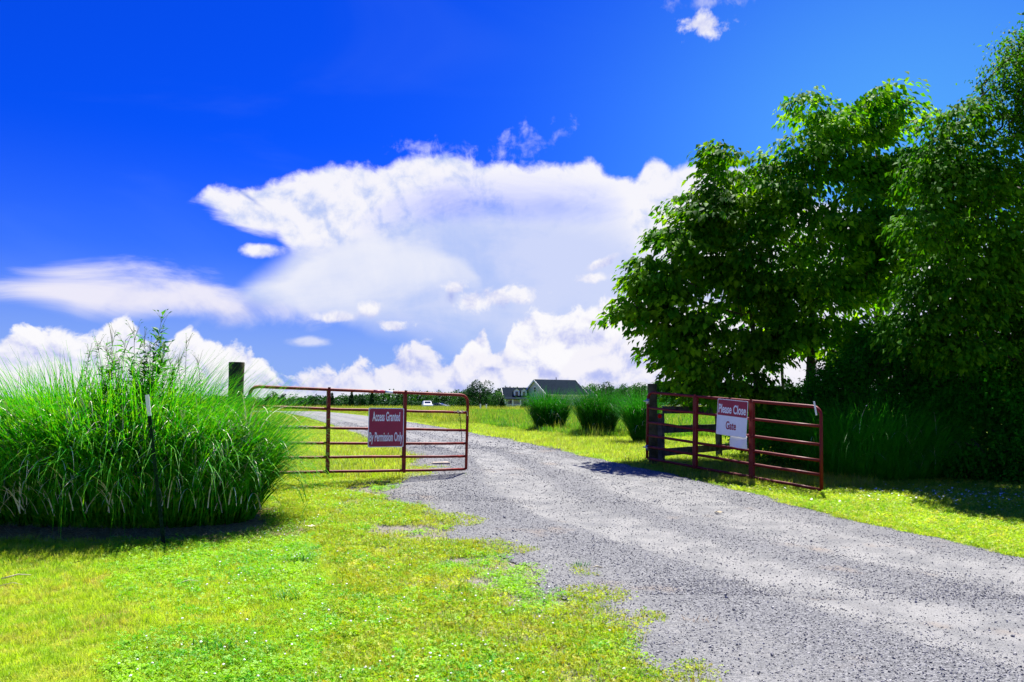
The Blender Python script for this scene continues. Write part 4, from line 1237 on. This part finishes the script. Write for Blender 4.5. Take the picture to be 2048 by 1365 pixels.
# ------------------------------------------------------------------ tall weeds growing out of the big clump
M_weedleaf = foliage('tall_weed_leaf', (.02, .16, .015), (.05, .24, .02), (.12, .32, .03), transl=.45, scale=4, fine=20, rough=.5)
M_stem = principled('weed_stem', (.10, .13, .04), .7, scale=20)
def tall_weed(stems, label, Y, leafL=.085, dens=1.0, up=.2, lw=.30):
    x0 = P(stems[0][0], stems[0][1], Y)
    root = empty('tall_weed', (x0.x, Y, float(ground(x0.x, Y)))); tag(root, label, 'weed', 'tall weeds growing through the reed grass')
    m = MB(); pos, dr, nr, LL = [], [], [], []
    for sx, sy, ln in stems:
        top = P(sx, sy, Y + rng.normal(0, .15)); base = Vector((top.x + rng.normal(0, .15) - ln, top.y + .1, float(ground(top.x, top.y)) + .9))
        pts = [base.lerp(top, t) + Vector((.06 * math.sin(t * 3) * ln * 5, 0, 0)) for t in np.linspace(0, 1, 8)]
        m.tube(pts, [.005 * (1 - .6 * i / 7) for i in range(8)], 5)
        n = int(40 * dens)
        for k in range(n):
            t = rng.uniform(.35, 1.0); f = t * 7; i0 = min(6, int(f)); p = pts[i0].lerp(pts[i0+1], f - i0)
            a = k * 2.4 + rng.normal(0, .3)
            dd = Vector((math.cos(a), math.sin(a), up + rng.normal(0, .35)))
            pos.append(tuple(p)); dr.append(tuple(dd)); nr.append((rng.normal(0, .3), rng.normal(0, .3), 1)); LL.append(leafL * rng.uniform(.6, 1.2) * (1.15 - .5 * max(0, t - .7)))
        # branching tip spray
        for k in range(5):
            a = rng.uniform(0, 6.28); e = top + Vector((math.cos(a)*.07, math.sin(a)*.05, rng.uniform(.02, .08)))
            m.tube([pts[-2].lerp(top, rng.uniform(0, .9)), e], [.0022, .0012], 4)
            for _ in range(2):
                pos.append(tuple(e)); dr.append((math.cos(a), math.sin(a), .8)); nr.append((0, -.5, 1)); LL.append(leafL * .45)
    adopt(m.build('stem', M_stem, smooth=True), root)
    pos, dr, nr, LL = np.array(pos), np.array(dr), np.array(nr), np.array(LL)
    rest = single_leaves(root, pos, dr, nr, LL, lw, M_weedleaf, 60)
    o = obj('leaves', leaf_mesh('leaves', pos[rest], dr[rest], nr[rest], LL[rest], lw, M_weedleaf)); tag(o, kind='stuff'); adopt(o, root)
tall_weed([(325, 632, .02), (318, 668, .05), (331, 690, 0)], 'tallest leafy weed stalk standing above the reed grass against the sky', 8.6, .12, 1.0, .55, .38)
tall_weed([(268, 655, .05), (250, 680, .1), (285, 672, .05), (295, 700, 0), (300, 690, 0)], 'arching leafy weed stalk left of the tallest one', 8.65, .10, .9, .0)
tall_weed([(232, 660, 0), (212, 690, 0), (195, 685, -.05), (222, 705, 0), (180, 700, -.05), (240, 715, 0)], 'cluster of thin feathery weeds at the left of the weed patch', 8.6, .065, 1.1, .3, .25)
tall_weed([(372, 680, .1), (355, 712, .05), (395, 715, .1), (340, 718, 0)], 'sparse weed stalk leaning right of the tallest one', 8.65, .06, .6, .2, .25)
tall_weed([(230, 722, 0), (260, 715, 0), (290, 722, 0), (310, 728, 0), (345, 735, 0), (200, 735, 0), (275, 735, 0)], 'leafy weed thicket just above the reed grass tips', 8.5, .085, 2.2, .3, .35)

# ------------------------------------------------------------------ small things on the ground
def stick(px0, py0, px1, py1, r, label, name='dry_stick', mat=None):
    a, b = G(px0, py0), G(px1, py1)
    a.z += .03; b.z += .03; mid = a.lerp(b, .5) + Vector((.0, .02, .015))
    m = MB(); m.tube([a, mid, b], [r, r * .9, r * .5], 6)
    return tag(m.build(name, mat or M_straw, smooth=True), label, 'stick')
stick(2, 1166, 62, 1158, .006, 'pale dry stalk lying on the lawn at the left frame edge')
stick(0, 1180, 45, 1178, .003, 'thin straw lying just below the pale dry stalk')
stick(355, 1176, 396, 1171, .004, 'short dark topped twig lying on the open lawn')
stick(1181, 1144, 1208, 1144, .006, 'small pale stick lying on the gravel edge')
stick(848, 934, 884, 929, .008, 'pale stick lying under the left gate bottom rail')
# pale dead leaf on the drive
def dead_leaf(px, py, s, label, mat):
    c = G(px, py); c.z += .035
    n = 9; V = []; F = []
    V.append(tuple(c))
    for i in range(n):
        a = 2*math.pi*i/n; rr = s * (1 + .45*math.cos(a*3) ) * .6
        V.append((c.x + rr*1.5*math.cos(a), c.y + rr*math.sin(a)*1.3, c.z + .02*math.sin(a*2)*s*10 + .01))
        F.append((0, i+1, (i+1) % n + 1))
    V += [(v[0], v[1], v[2] - .002) for v in V]
    F += [(a_+n+1, c_+n+1, b_+n+1) for a_, b_, c_ in F]
    return tag(obj('dead_leaf', np_mesh('dead_leaf', V, [np.array(F)], mat)), label, 'leaf')
dead_leaf(1436, 1031, .045, 'pale tan dead leaf lying alone in the middle of the drive', principled('tan_leaf', (.40, .33, .20), .8))
dead_leaf(618, 1060, .05, 'pale curled dead leaf lying on the lawn below the small gravel spot', M_dry)
# dead weed tuft on the drive
c = G(1394, 1254)
n = 60; bs = np.tile(np.array(c), (n, 1)) + rng.normal(0, .03, (n, 3)) * np.array([1.5, 1, 0]); bs[:, 2] = ground(bs[:, 0], bs[:, 1]) + .02
v, q = blades(n, bs, rng.uniform(.03, .09, n), .004, rng.uniform(.9, 1.5, n), .2, 2)
tag(obj('dead_tuft', np_mesh('dead_tuft', v, [q], M_mulch)), 'small dead brown weed tuft on the gravel in the lower middle', 'weed')
# flat stone under the gate
m = MB(); c = G(882, 932); m.box((-.16, -.08, 0), (.16, .08, .07), Matrix.Translation(c) @ Matrix.Rotation(.3, 4, 'Z'))
M_rock = principled('tan_rock', (.35, .29, .22), .85, bump=.6, bscale=20)
tag(m.build('rock', M_rock, bevel=.025), 'flat tan rock lying behind the free end of the left gate', 'rock')
# thin weed stalk standing before the gate rails
m = MB(); c = G(748, 938); m.tube([c, c + Vector((.01, 0, .12)), c + Vector((-.01, 0, .24))], [.006, .005, .003], 6)
tag(m.build('bare_stalk', M_bark, smooth=True), 'bare dark stalk sticking up from the grass below the Access Granted sign', 'stalk')
# darker weed tufts in the lawn
for i, (px, py, s, lab) in enumerate(((598, 1128, .12, 'dark green weed tuft in the lawn nearest the reed grass'), (575, 1200, .11, 'dark green weed tuft left of the clover flowers'), (925, 1192, .10, 'dark bladed weed tuft near the orange weeds at the gravel edge'),
                                  (1160, 1140, .09, 'small green tuft alone on the gravel edge'), (445, 1305, .1, 'dark weed tuft in the lawn near the bottom edge'))):
    c = G(px, py); n = 70
    bs = np.tile(np.array(c), (n, 1)) + rng.normal(0, s * .35, (n, 3)) * np.array([1.4, .8, 0]); bs[:, 2] = ground(bs[:, 0], bs[:, 1])
    v, q = blades(n, bs, rng.uniform(.05, .11, n), .007, rng.uniform(.1, .9, n), rng.uniform(.3, 1, n), 4)
    tag(obj('weed_tuft', np_mesh('weed_tuft', v, [q], foliage('dark_weed', (.015, .14, .01), (.03, .2, .012), transl=.3))), lab, 'weed')
# ------------------------------------------------------------------ house
M_wall = principled('pale_siding', (.50, .50, .46), .7, var=.04, scale=2)
M_roof = principled('dark_shingle', (.006, .012, .020), 1.0, spec=.03, rgb2=(.012, .022, .034), scale=4, bump=.4, bscale=8)
M_trim = principled('white_trim', (.75, .76, .78), .5, var=.02)
M_glass = principled('window_glass', (.02, .03, .05), .08, var=.02)
M_brown = principled('tan_siding', (.34, .26, .17), .75, scale=2)
HY = 180.0
hb = on_ground(at(1093, HY), HY)
house = empty('farmhouse', tuple(hb), R(30)); tag(house, 'farmhouse with dark roof, pale gable, dormers and white porch beyond the reed grass clumps', 'house')
WM = None                      # set while the lower wing is built
def hpart(name, m, mat, parent=None, bevel=0):
    o = m.build(name, mat, bevel=bevel); o.parent = parent or house
    if WM is not None and parent is None: o.matrix_local = WM
    return o
EV, RG, W2, LN = 3.5, 6.75, 5.0, 11.2       # eave, ridge, half depth, length of the main block
def gable_block(x0, x1, y0, y1, ev, rg, wall, over=.35, zb=-.3):
    ym = .5*(y0+y1)
    m = MB()
    m.add([(x0,y0,zb),(x1,y0,zb),(x1,y1,zb),(x0,y1,zb),(x0,y0,ev),(x1,y0,ev),(x1,y1,ev),(x0,y1,ev),(x0,ym,rg),(x1,ym,rg)],
          [(0,1,5,4),(2,3,7,6),(0,4,8,7,3),(1,2,6,9,5),(3,2,1,0),(4,5,9,8),(7,8,9,6)])
    w = hpart('wall', m, wall)
    sl = (rg - ev) / (ym - y0); t = .16
    for sgn in (-1, 1):
        ye = (y0 - over) if sgn < 0 else (y1 + over); ze = ev - over * sl
        m = MB()
        m.add([(x0-over,ye,ze+.02),(x1+over,ye,ze+.02),(x1+over,ym,rg+.02),(x0-over,ym,rg+.02),(x0-over,ye,ze+t),(x1+over,ye,ze+t),(x1+over,ym,rg+t),(x0-over,ym,rg+t)],
              [(3,2,1,0),(4,5,6,7),(0,1,5,4),(1,2,6,5),(2,3,7,6),(3,0,4,7)])
        ro = hpart('roof', m, M_roof)
        # rake and eave boards
        m = MB()
        for xx in (x0-over-.03, x1+over+.03):
            m.beam((xx, ye, ze-.06), (xx, ym, rg-.06), .06, .34)
        m.beam((x0-over, ye - .03*(-sgn)*-1, ze-.05), (x1+over, ye - .03*(-sgn)*-1, ze-.05), .06, .22)
        hpart('fascia', m, M_trim)
    return w
def window(x, y, z, w, h, axis, parent=None):
    """axis 'y': facing -y, axis 'x': facing -x"""
    def bx(m, a0, a1, z0, z1, d0, d1):
        if axis == 'y': m.box((x+a0, y-d1, z+z0), (x+a1, y-d0, z+z1))
        else: m.box((x-d1, y+a0, z+z0), (x-d0, y+a1, z+z1))
    f = MB(); t = .11
    bx(f, -w/2-t, -w/2, -t, h+t, .01, .09); bx(f, w/2, w/2+t, -t, h+t, .01, .09)
    bx(f, -w/2, w/2, -t, 0, .01, .09); bx(f, -w/2, w/2, h, h+t, .01, .09); bx(f, -w/2, w/2, h*.5-.03, h*.5+.03, .03, .07)
    fo = hpart('window', f, M_trim, parent)
    g = MB(); bx(g, -w/2, w/2, 0, h, .01, .04)
    o = g.build('pane', M_glass); o.parent = fo
    return fo
gable_block(0, LN, 0, 2*W2, EV, RG, M_wall)
for yy in (2.6, 7.2): window(0, yy, .9, 1.0, 1.4, 'x')
window(0, 5.0, 3.9, 1.0, 1.2, 'x')
for xx in (2, 4.4, 8.0, 10): window(xx, 0, .9, 1.0, 1.4, 'y')
m = MB(); m.box((5.8, -.08, 0), (6.8, -.01, 2.1)); dr = hpart('door', m, M_brown)
m = MB(); m.tube([(6.65, -.10, 1.0), (6.65, -.14, 1.0)], .04, 8); o = m.build('handle', M_steel); o.parent = dr
m = MB(); m.tube([(6.3, 5.6, RG-.4), (6.3, 5.6, RG + .75)], .09, 8); hpart('vent_pipe', m, M_dark)
# lower wing with dormers and porch, to the left of the gable
WM = Matrix.Rotation(R(-30), 4, 'Z') @ Matrix.Translation((-9.6, 4.5, 0)) @ Matrix.Rotation(R(8), 4, 'Z')
X0, X1, Y0, Y1 = 0.0, 5.6, 0.0, 6.5
gable_block(X0, X1 - .02, Y0, Y1, 2.7, 4.9, M_wall)
def dormer(x):
    y0, z0, w, h = Y0 + .35, 2.75, 1.35, 1.45
    m = MB(); m.add([(x-w/2,y0,z0),(x+w/2,y0,z0),(x+w/2,y0+3,z0),(x-w/2,y0+3,z0),(x-w/2,y0,z0+h),(x+w/2,y0,z0+h),(x+w/2,y0+3,z0+h),(x-w/2,y0+3,z0+h),(x,y0,z0+h+.6),(x,y0+3,z0+h+.6)],
                    [(0,1,5,8,4),(2,3,7,9,6),(0,4,7,3),(1,2,6,5),(4,8,9,7),(5,6,9,8)])
    d = hpart('dormer', m, M_trim)
    m = MB()
    for s in (-1, 1):
        m.beam((x, y0-.15, z0+h+.68), (x, y0+3, z0+h+.68), .05, .05)
        m.add([(x, y0-.2, z0+h+.70), (x+s*(w/2+.18), y0-.2, z0+h-.08), (x+s*(w/2+.18), y0+3, z0+h-.08), (x, y0+3, z0+h+.70)], [(0,1,2,3) if s > 0 else (3,2,1,0)])
    o = m.build('dormer_roof', M_roof); o.parent = d
    g = MB(); g.box((x-.32, y0-.05, z0+.35), (x+.32, y0-.01, z0+1.3)); o = g.build('pane', M_glass); o.parent = d
dormer(2.9); dormer(4.6)
m = MB(); m.add([(X0-.4, Y0-2.4, 2.15), (X1-.3, Y0-2.4, 2.15), (X1-.3, Y0-.38, 2.62), (X0-.4, Y0-.38, 2.62), (X0-.4, Y0-2.4, 2.3), (X1-.3, Y0-2.4, 2.3), (X1-.3, Y0-.38, 2.78), (X0-.4, Y0-.38, 2.78)],
               [(3,2,1,0),(4,5,6,7),(0,1,5,4),(1,2,6,5),(2,3,7,6),(3,0,4,7)]); hpart('porch_roof', m, M_roof)
for xx in (-.2, 1.6, 3.4, 5.1):
    m = MB(); m.box((xx-.09, Y0-2.3, 0), (xx+.09, Y0-2.12, 2.15)); hpart('porch_post', m, M_trim)
m = MB(); m.box((X0-.3, Y0-2.36, 1.0), (X1-.4, Y0-2.26, 1.08)); m.box((X0-.3, Y0-2.36, .25), (X1-.4, Y0-2.26, .32))
for i in range(25):
    xx = X0 - .2 + i * .2; m.box((xx, Y0-2.33, .32), (xx+.05, Y0-2.29, 1.0))
hpart('porch_railing', m, M_trim)
for xx in (1.2, 4.0): window(xx, Y0, .7, .95, 1.3, 'y')
WM = None
# tan extension at the right end
gable_block(LN + .02, LN + 4.2, 2.0, 8.0, 2.9, 4.6, M_brown)

# two small white posts by the house lane
for px, lab in ((961, 'left small white marker post on the meadow before the house'), (973, 'right small white marker post on the meadow before the house')):
    b = G(px, 822.0); b = on_ground(at(px, 120), 120)
    m = MB(); m.box((-.09, -.09, 0), (.09, .09, .95), Matrix.Translation(b)); m.box((-.12, -.12, .95), (.12, .12, 1.03), Matrix.Translation(b))
    tag(m.build('marker_post', M_trim, bevel=.02), lab, 'post', 'white marker posts before the house')

# ------------------------------------------------------------------ parked vehicles
def vehicle(name, label, cat, loc, rz, paint, L, W, H, hood, cab, sedan):
    root = empty(name, tuple(loc), rz); tag(root, label, cat)
    z0, belt = .32, H * .58
    # stations from front (-L/2) to rear along y: (y, z_top, halfwidth_scale)
    if sedan: st = [(-.5, .52), (-.47, .66), (-.22, .78), (-.06, 1.0), (.2, 1.0), (.36, .80), (.48, .74), (.5, .5)]
    else: st = [(-.5, .46), (-.47, .60), (-.24, .68), (-.10, .97), (.1, 1.0), (.38, .98), (.47, .70), (.5, .45)]
    V, F = [], []
    for y, zt in st:
        zt *= H; up = zt > belt + .02; hw = W / 2
        zb_ = min(belt, zt - .03)
        row = [(-hw*.94, z0), (-hw, z0+.22), (-hw*.985, zb_), (-hw*(.78 if up else .93), zt), (hw*(.78 if up else .93), zt), (hw*.985, zb_), (hw, z0+.22), (hw*.94, z0)]
        V += [(x, y*L, z) for x, z in row]
    n = 8
    for i in range(len(st)-1):
        for k in range(n-1):
            F.append((i*n+k, i*n+k+1, (i+1)*n+k+1, (i+1)*n+k))
        F.append((i*n+n-1, i*n, (i+1)*n, (i+1)*n+n-1))
    F.append(tuple(range(n))[::-1]); F.append(tuple((len(st)-1)*n+k for k in range(n)))
    m = MB(); m.add(V, F); b = m.build('body', paint, root, bevel=.04)
    # glass
    def g(nm, pts):
        c = sum((Vector(p) for p in pts), Vector()) / 4
        q = [c + (Vector(p) - c) * .86 for p in pts]
        nn = (q[1]-q[0]).cross(q[2]-q[0]).normalized()
        if nn.dot(c - Vector((0, 0, H*.6))) < 0: nn = -nn
        m = MB(); m.add([p + nn*.012 for p in q], [(0, 1, 2, 3)]); return m.build(nm, M_glass, root)
    def row(i): return [Vector(v) for v in V[i*n:(i+1)*n]]
    r2, r3, r4, r5, r6 = row(2), row(3), row(4), row(5), row(6)
    g('windscreen', [r2[3], r2[4], r3[4], r3[3]])
    g('rear_window', [r5[3], r5[4], r6[4], r6[3]] )
    for s in (2, 5):
        o = 3 if s == 2 else 4
        g('side_window', [r3[s], r4[s], r4[o], r3[o]]); g('side_window', [r4[s], r5[s], r5[o], r4[o]])
    for sx in (-1, 1):
        for yy in (-.31, .31):
            m = MB(); x = sx * (W/2 - .12); m.tube([(x - .11, yy*L, .33), (x + .13 , yy*L, .33)], .33, 18)
            w = m.build('wheel', M_dark, root, smooth=True)
            m = MB(); m.tube([(x + sx*.125 - .01, yy*L, .33), (x + sx*.125 + .02, yy*L, .33)], .19, 14); r_ = m.build('rim', M_steel, None, smooth=True); r_.parent = w
        m = MB(); m.box((sx*W*.30 - .16, -L*.5 - .03, H*.40), (sx*W*.30 + .16, -L*.5 + .04, H*.48)); m.build('headlight', M_signwhite, root, bevel=.02)
        m = MB(); m.box((sx*W*.56 - .1, -L*.13, belt), (sx*W*.56 + .1, -L*.10, belt + .14)); m.build('side_mirror', paint, root, bevel=.02)
    m = MB(); m.box((-W*.27, -L*.5 - .025, H*.30), (W*.27, -L*.5 + .03, H*.42)); m.build('grille', M_dark, root)
    m = MB(); m.box((-W*.47, -L*.5 - .07, z0 - .02), (W*.47, -L*.5 + .05, z0 + .2)); m.build('bumper', paint, root, bevel=.03)
    return root
M_cw = principled('white_car_paint', (.72, .74, .78), .25, var=.02)
M_cs = principled('dark_car_paint', (.10, .12, .13), .25, var=.03)
VY = 165
vehicle('parked_van', 'white van parked nose on at the edge of the far woods', 'van', on_ground(at(855, VY), VY, -.1), R(12), M_cw, 4.7, 1.95, 1.85, .3, .5, False)
vehicle('parked_car', 'dark low car parked behind the white van, right of it', 'car', on_ground(at(880, VY + 12), VY + 12, -.1), R(62), M_cs, 4.5, 1.8, 1.42, .3, .5, True)

# ------------------------------------------------------------------ far trees
M_far1 = foliage('far_leaf', (.012, .075, .010), (.025, .11, .014), (.05, .15, .02), transl=.3, scale=.12, fine=.6, rough=.7, spec=.1)
M_far2 = foliage('far_dark_leaf', (.006, .035, .010), (.010, .05, .014), (.016, .07, .018), transl=.2, scale=.12, fine=.6, rough=.7, spec=.1)
M_far3 = foliage('far_light_leaf', (.04, .15, .012), (.07, .20, .015), (.12, .25, .02), transl=.35, scale=.12, fine=.6, rough=.7, spec=.1)
def crown_pts(kind, c, w, h, n):
    if kind == 'cone':
        t = rng.uniform(0, 1, n) ** .7; a = rng.uniform(0, 6.283, n)
        r = w * (t * .95 + .05) * np.sqrt(rng.uniform(.25, 1, n)) * (.85 + .2 * np.sin(t * 30))
        return np.stack([c[0] + r*np.cos(a), c[1] + r*np.sin(a), c[2] + h * (1 - t)], -1)
    L = []
    nb = 9
    B = [(c + np.array([rng.uniform(-.6, .6)*w, rng.uniform(-.5, .5)*w, h*rng.uniform(.25, .82)]), rng.uniform(.3, .48)) for _ in range(nb)]
    B.append((c + np.array([0, 0, h*.55]), .62)); B.append((c + np.array([rng.uniform(-.2, .2)*w, 0, h*.8]), .35))
    if kind == 'low': B += [(c + np.array([rng.uniform(-.7, .7)*w, 0, h*.25]), .5) for _ in range(4)]
    per = n // len(B) + 1
    for b, r in B:
        d = rng.normal(0, 1, (per, 3)); d /= np.linalg.norm(d, axis=1, keepdims=True)
        q = b + d * (rng.uniform(.5, 1, (per, 1)) ** .5) * np.array([r*w, r*w, min(r*w, r*h*.8)])
        L.append(q)
    q = np.concatenate(L)[:n]
    q[:, 2] = np.maximum(q[:, 2], c[2] + .02*h)
    return q
def far_tree(px, ptop, wpx, Y, kind, mat, label, n=500, name='tree', group=None, base=None):
    b = np.array(on_ground(at(px, Y), Y)); s = Y / F_PX
    h = (812 - ptop) * s + CAM_Z - b[2]; w = wpx * s / 2
    root = empty(name, tuple(b)); tag(root, label, 'tree', group)
    q = crown_pts(kind, b, w, h, n)
    sz = max(.20, 2.6 * s) * rng.uniform(.6, 1.3, len(q))
    d = rng.normal(0, 1, (len(q), 3)); nn = rng.normal(0, .6, (len(q), 3)) + (0, -.3, .8)
    o = obj('crown', leaf_mesh('crown', q, d, nn, sz, .75, mat)); tag(o, kind='stuff'); adopt(o, root)
    m = MB(); bb = Vector(b); m.tube([bb - Vector((0, 0, .3)), bb + Vector((.1*w, 0, h*.45)), bb + Vector((0, 0, h*.85))], [.035*h, .022*h, .006*h], 7)
    for k in range(5):
        a = rng.uniform(0, 6.28); z = h * rng.uniform(.3, .6)
        m.tube([bb + Vector((0, 0, z)), bb + Vector((math.cos(a)*w*.6, math.sin(a)*w*.6, z + h*.2))], [.012*h, .004*h], 5)
    adopt(m.build('trunk', M_bark, smooth=True), root)
    return root
far_tree(958, 758, 62, 140, 'round', M_far2, 'round dark green tree standing left of the farmhouse', 3600)
far_tree(922, 786, 44, 150, 'low', M_far1, 'broad low tree left of the round tree, behind the gate corner', 1500)
far_tree(995, 784, 48, 135, 'low', M_far1, 'bushy green tree between the round tree and the porch', 1200)
far_tree(1012, 772, 44, 215, 'round', M_far2, 'dark tree rising behind the dormers of the farmhouse', 1600)
far_tree(1004, 796, 26, 130, 'cone', M_far2, 'small blue dark spruce in front of the farmhouse porch', 1200)
far_tree(1050, 802, 20, 128, 'low', M_far1, 'small rounded bush before the farmhouse corner', 900, name='bush')
far_tree(745, 781, 22, 230, 'cone', M_far2, 'taller pointed conifer above the Access Granted sign', 1200, name='conifer')
far_tree(704, 781, 20, 235, 'cone', M_far2, 'pointed conifer right of the first gate brace', 1100, name='conifer')
far_tree(722, 790, 26, 235, 'round', M_far2, 'rounded dark tree between the two pointed conifers', 800)
far_tree(665, 786, 22, 230, 'cone', M_far2, 'conifer partly hidden by the left brace of the gate', 900, name='conifer')
far_tree(629, 793, 26, 230, 'round', M_far2, 'small rounded dark tree alone left of the gate brace', 900)
for px, tp, lab in ((548, 778, 'leftmost of the thin pines over the gate top rail'), (568, 783, 'middle one of the thin pines over the gate top rail'), (537, 785, 'shortest of the thin pines, nearest the reed grass')):
    far_tree(px, tp, 15, 240, 'round', M_far2, lab, 260, name='pine', group='thin pines on the far horizon')
# trees right of the house
spec = [(1162, 772, 40, 210, 'round', M_far1, 'tree just right of the farmhouse roof end'), (1180, 765, 50, 200, 'round', M_far1, 'tree behind the gap between the first two reed clumps'),
        (1212, 762, 56, 205, 'round', M_far2, 'tallest tree behind the middle reed grass clump'), (1243, 764, 50, 200, 'low', M_far1, 'tree behind the right side of the middle reed clump'),
        (1272, 763, 56, 190, 'round', M_far1, 'tree behind the third reed clump, left of the round post'), (1330, 768, 60, 230, 'low', M_far2, 'tree seen just right of the round gate post'),
        (1375, 772, 60, 240, 'low', M_far2, 'tree under the low boughs of the drooping tree')]
for s_ in spec: far_tree(*s_[:6], s_[6], 1500)
# closed wood along the horizon: one mass
Q, S_ = [], []
for px in np.arange(-250, 2400, 7.0):
    Y = 262 + rng.uniform(-12, 25)
    top = np.interp(px, [-250, 400, 540, 640, 700, 760, 800, 900, 1000, 1150, 1400, 2400], [800, 798, 797, 799, 795, 788, 787, 788, 786, 780, 772, 768]) + rng.normal(0, 2.2)
    b = np.array(on_ground(at(px, Y), Y)); s = Y / F_PX; h = ((812 - top) * s + CAM_Z - b[2]) * 1.22; w = rng.uniform(12, 20) * s
    q = crown_pts('low', b, w, h, 300); q2 = crown_pts('low', b, w, h * .5, 130)
    Q.append(q); Q.append(q2)
Q = np.concatenate(Q); n = len(Q)
dd = rng.normal(0, 1, (n, 3)); nn = rng.normal(0, .6, (n, 3)) + (0, -.3, .8)
tag(obj('distant_woods', leaf_mesh('distant_woods', Q, dd, nn, .62 * rng.uniform(.6, 1.3, n), .8, M_far1)), 'long line of dark green woods closing the far side of the fields', kind='stuff')
Q = []
for px in np.arange(560, 930, 9.0):
    Y = 242 + rng.uniform(-6, 6); b = np.array(on_ground(at(px, Y), Y)); s = Y / F_PX
    h = (812 - (802 + rng.normal(0, 2))) * s + CAM_Z - b[2]
    Q.append(crown_pts('low', b, 10 * s, h, 160))
Q = np.concatenate(Q); n = len(Q)
dd = rng.normal(0, 1, (n, 3)); nn = rng.normal(0, .6, (n, 3)) + (0, -.3, .8)
tag(obj('scrub_edge', leaf_mesh('scrub_edge', Q, dd, nn, .5 * rng.uniform(.6, 1.3, n), .8, M_far2)), 'dark low scrub along the foot of the distant woods', kind='stuff')
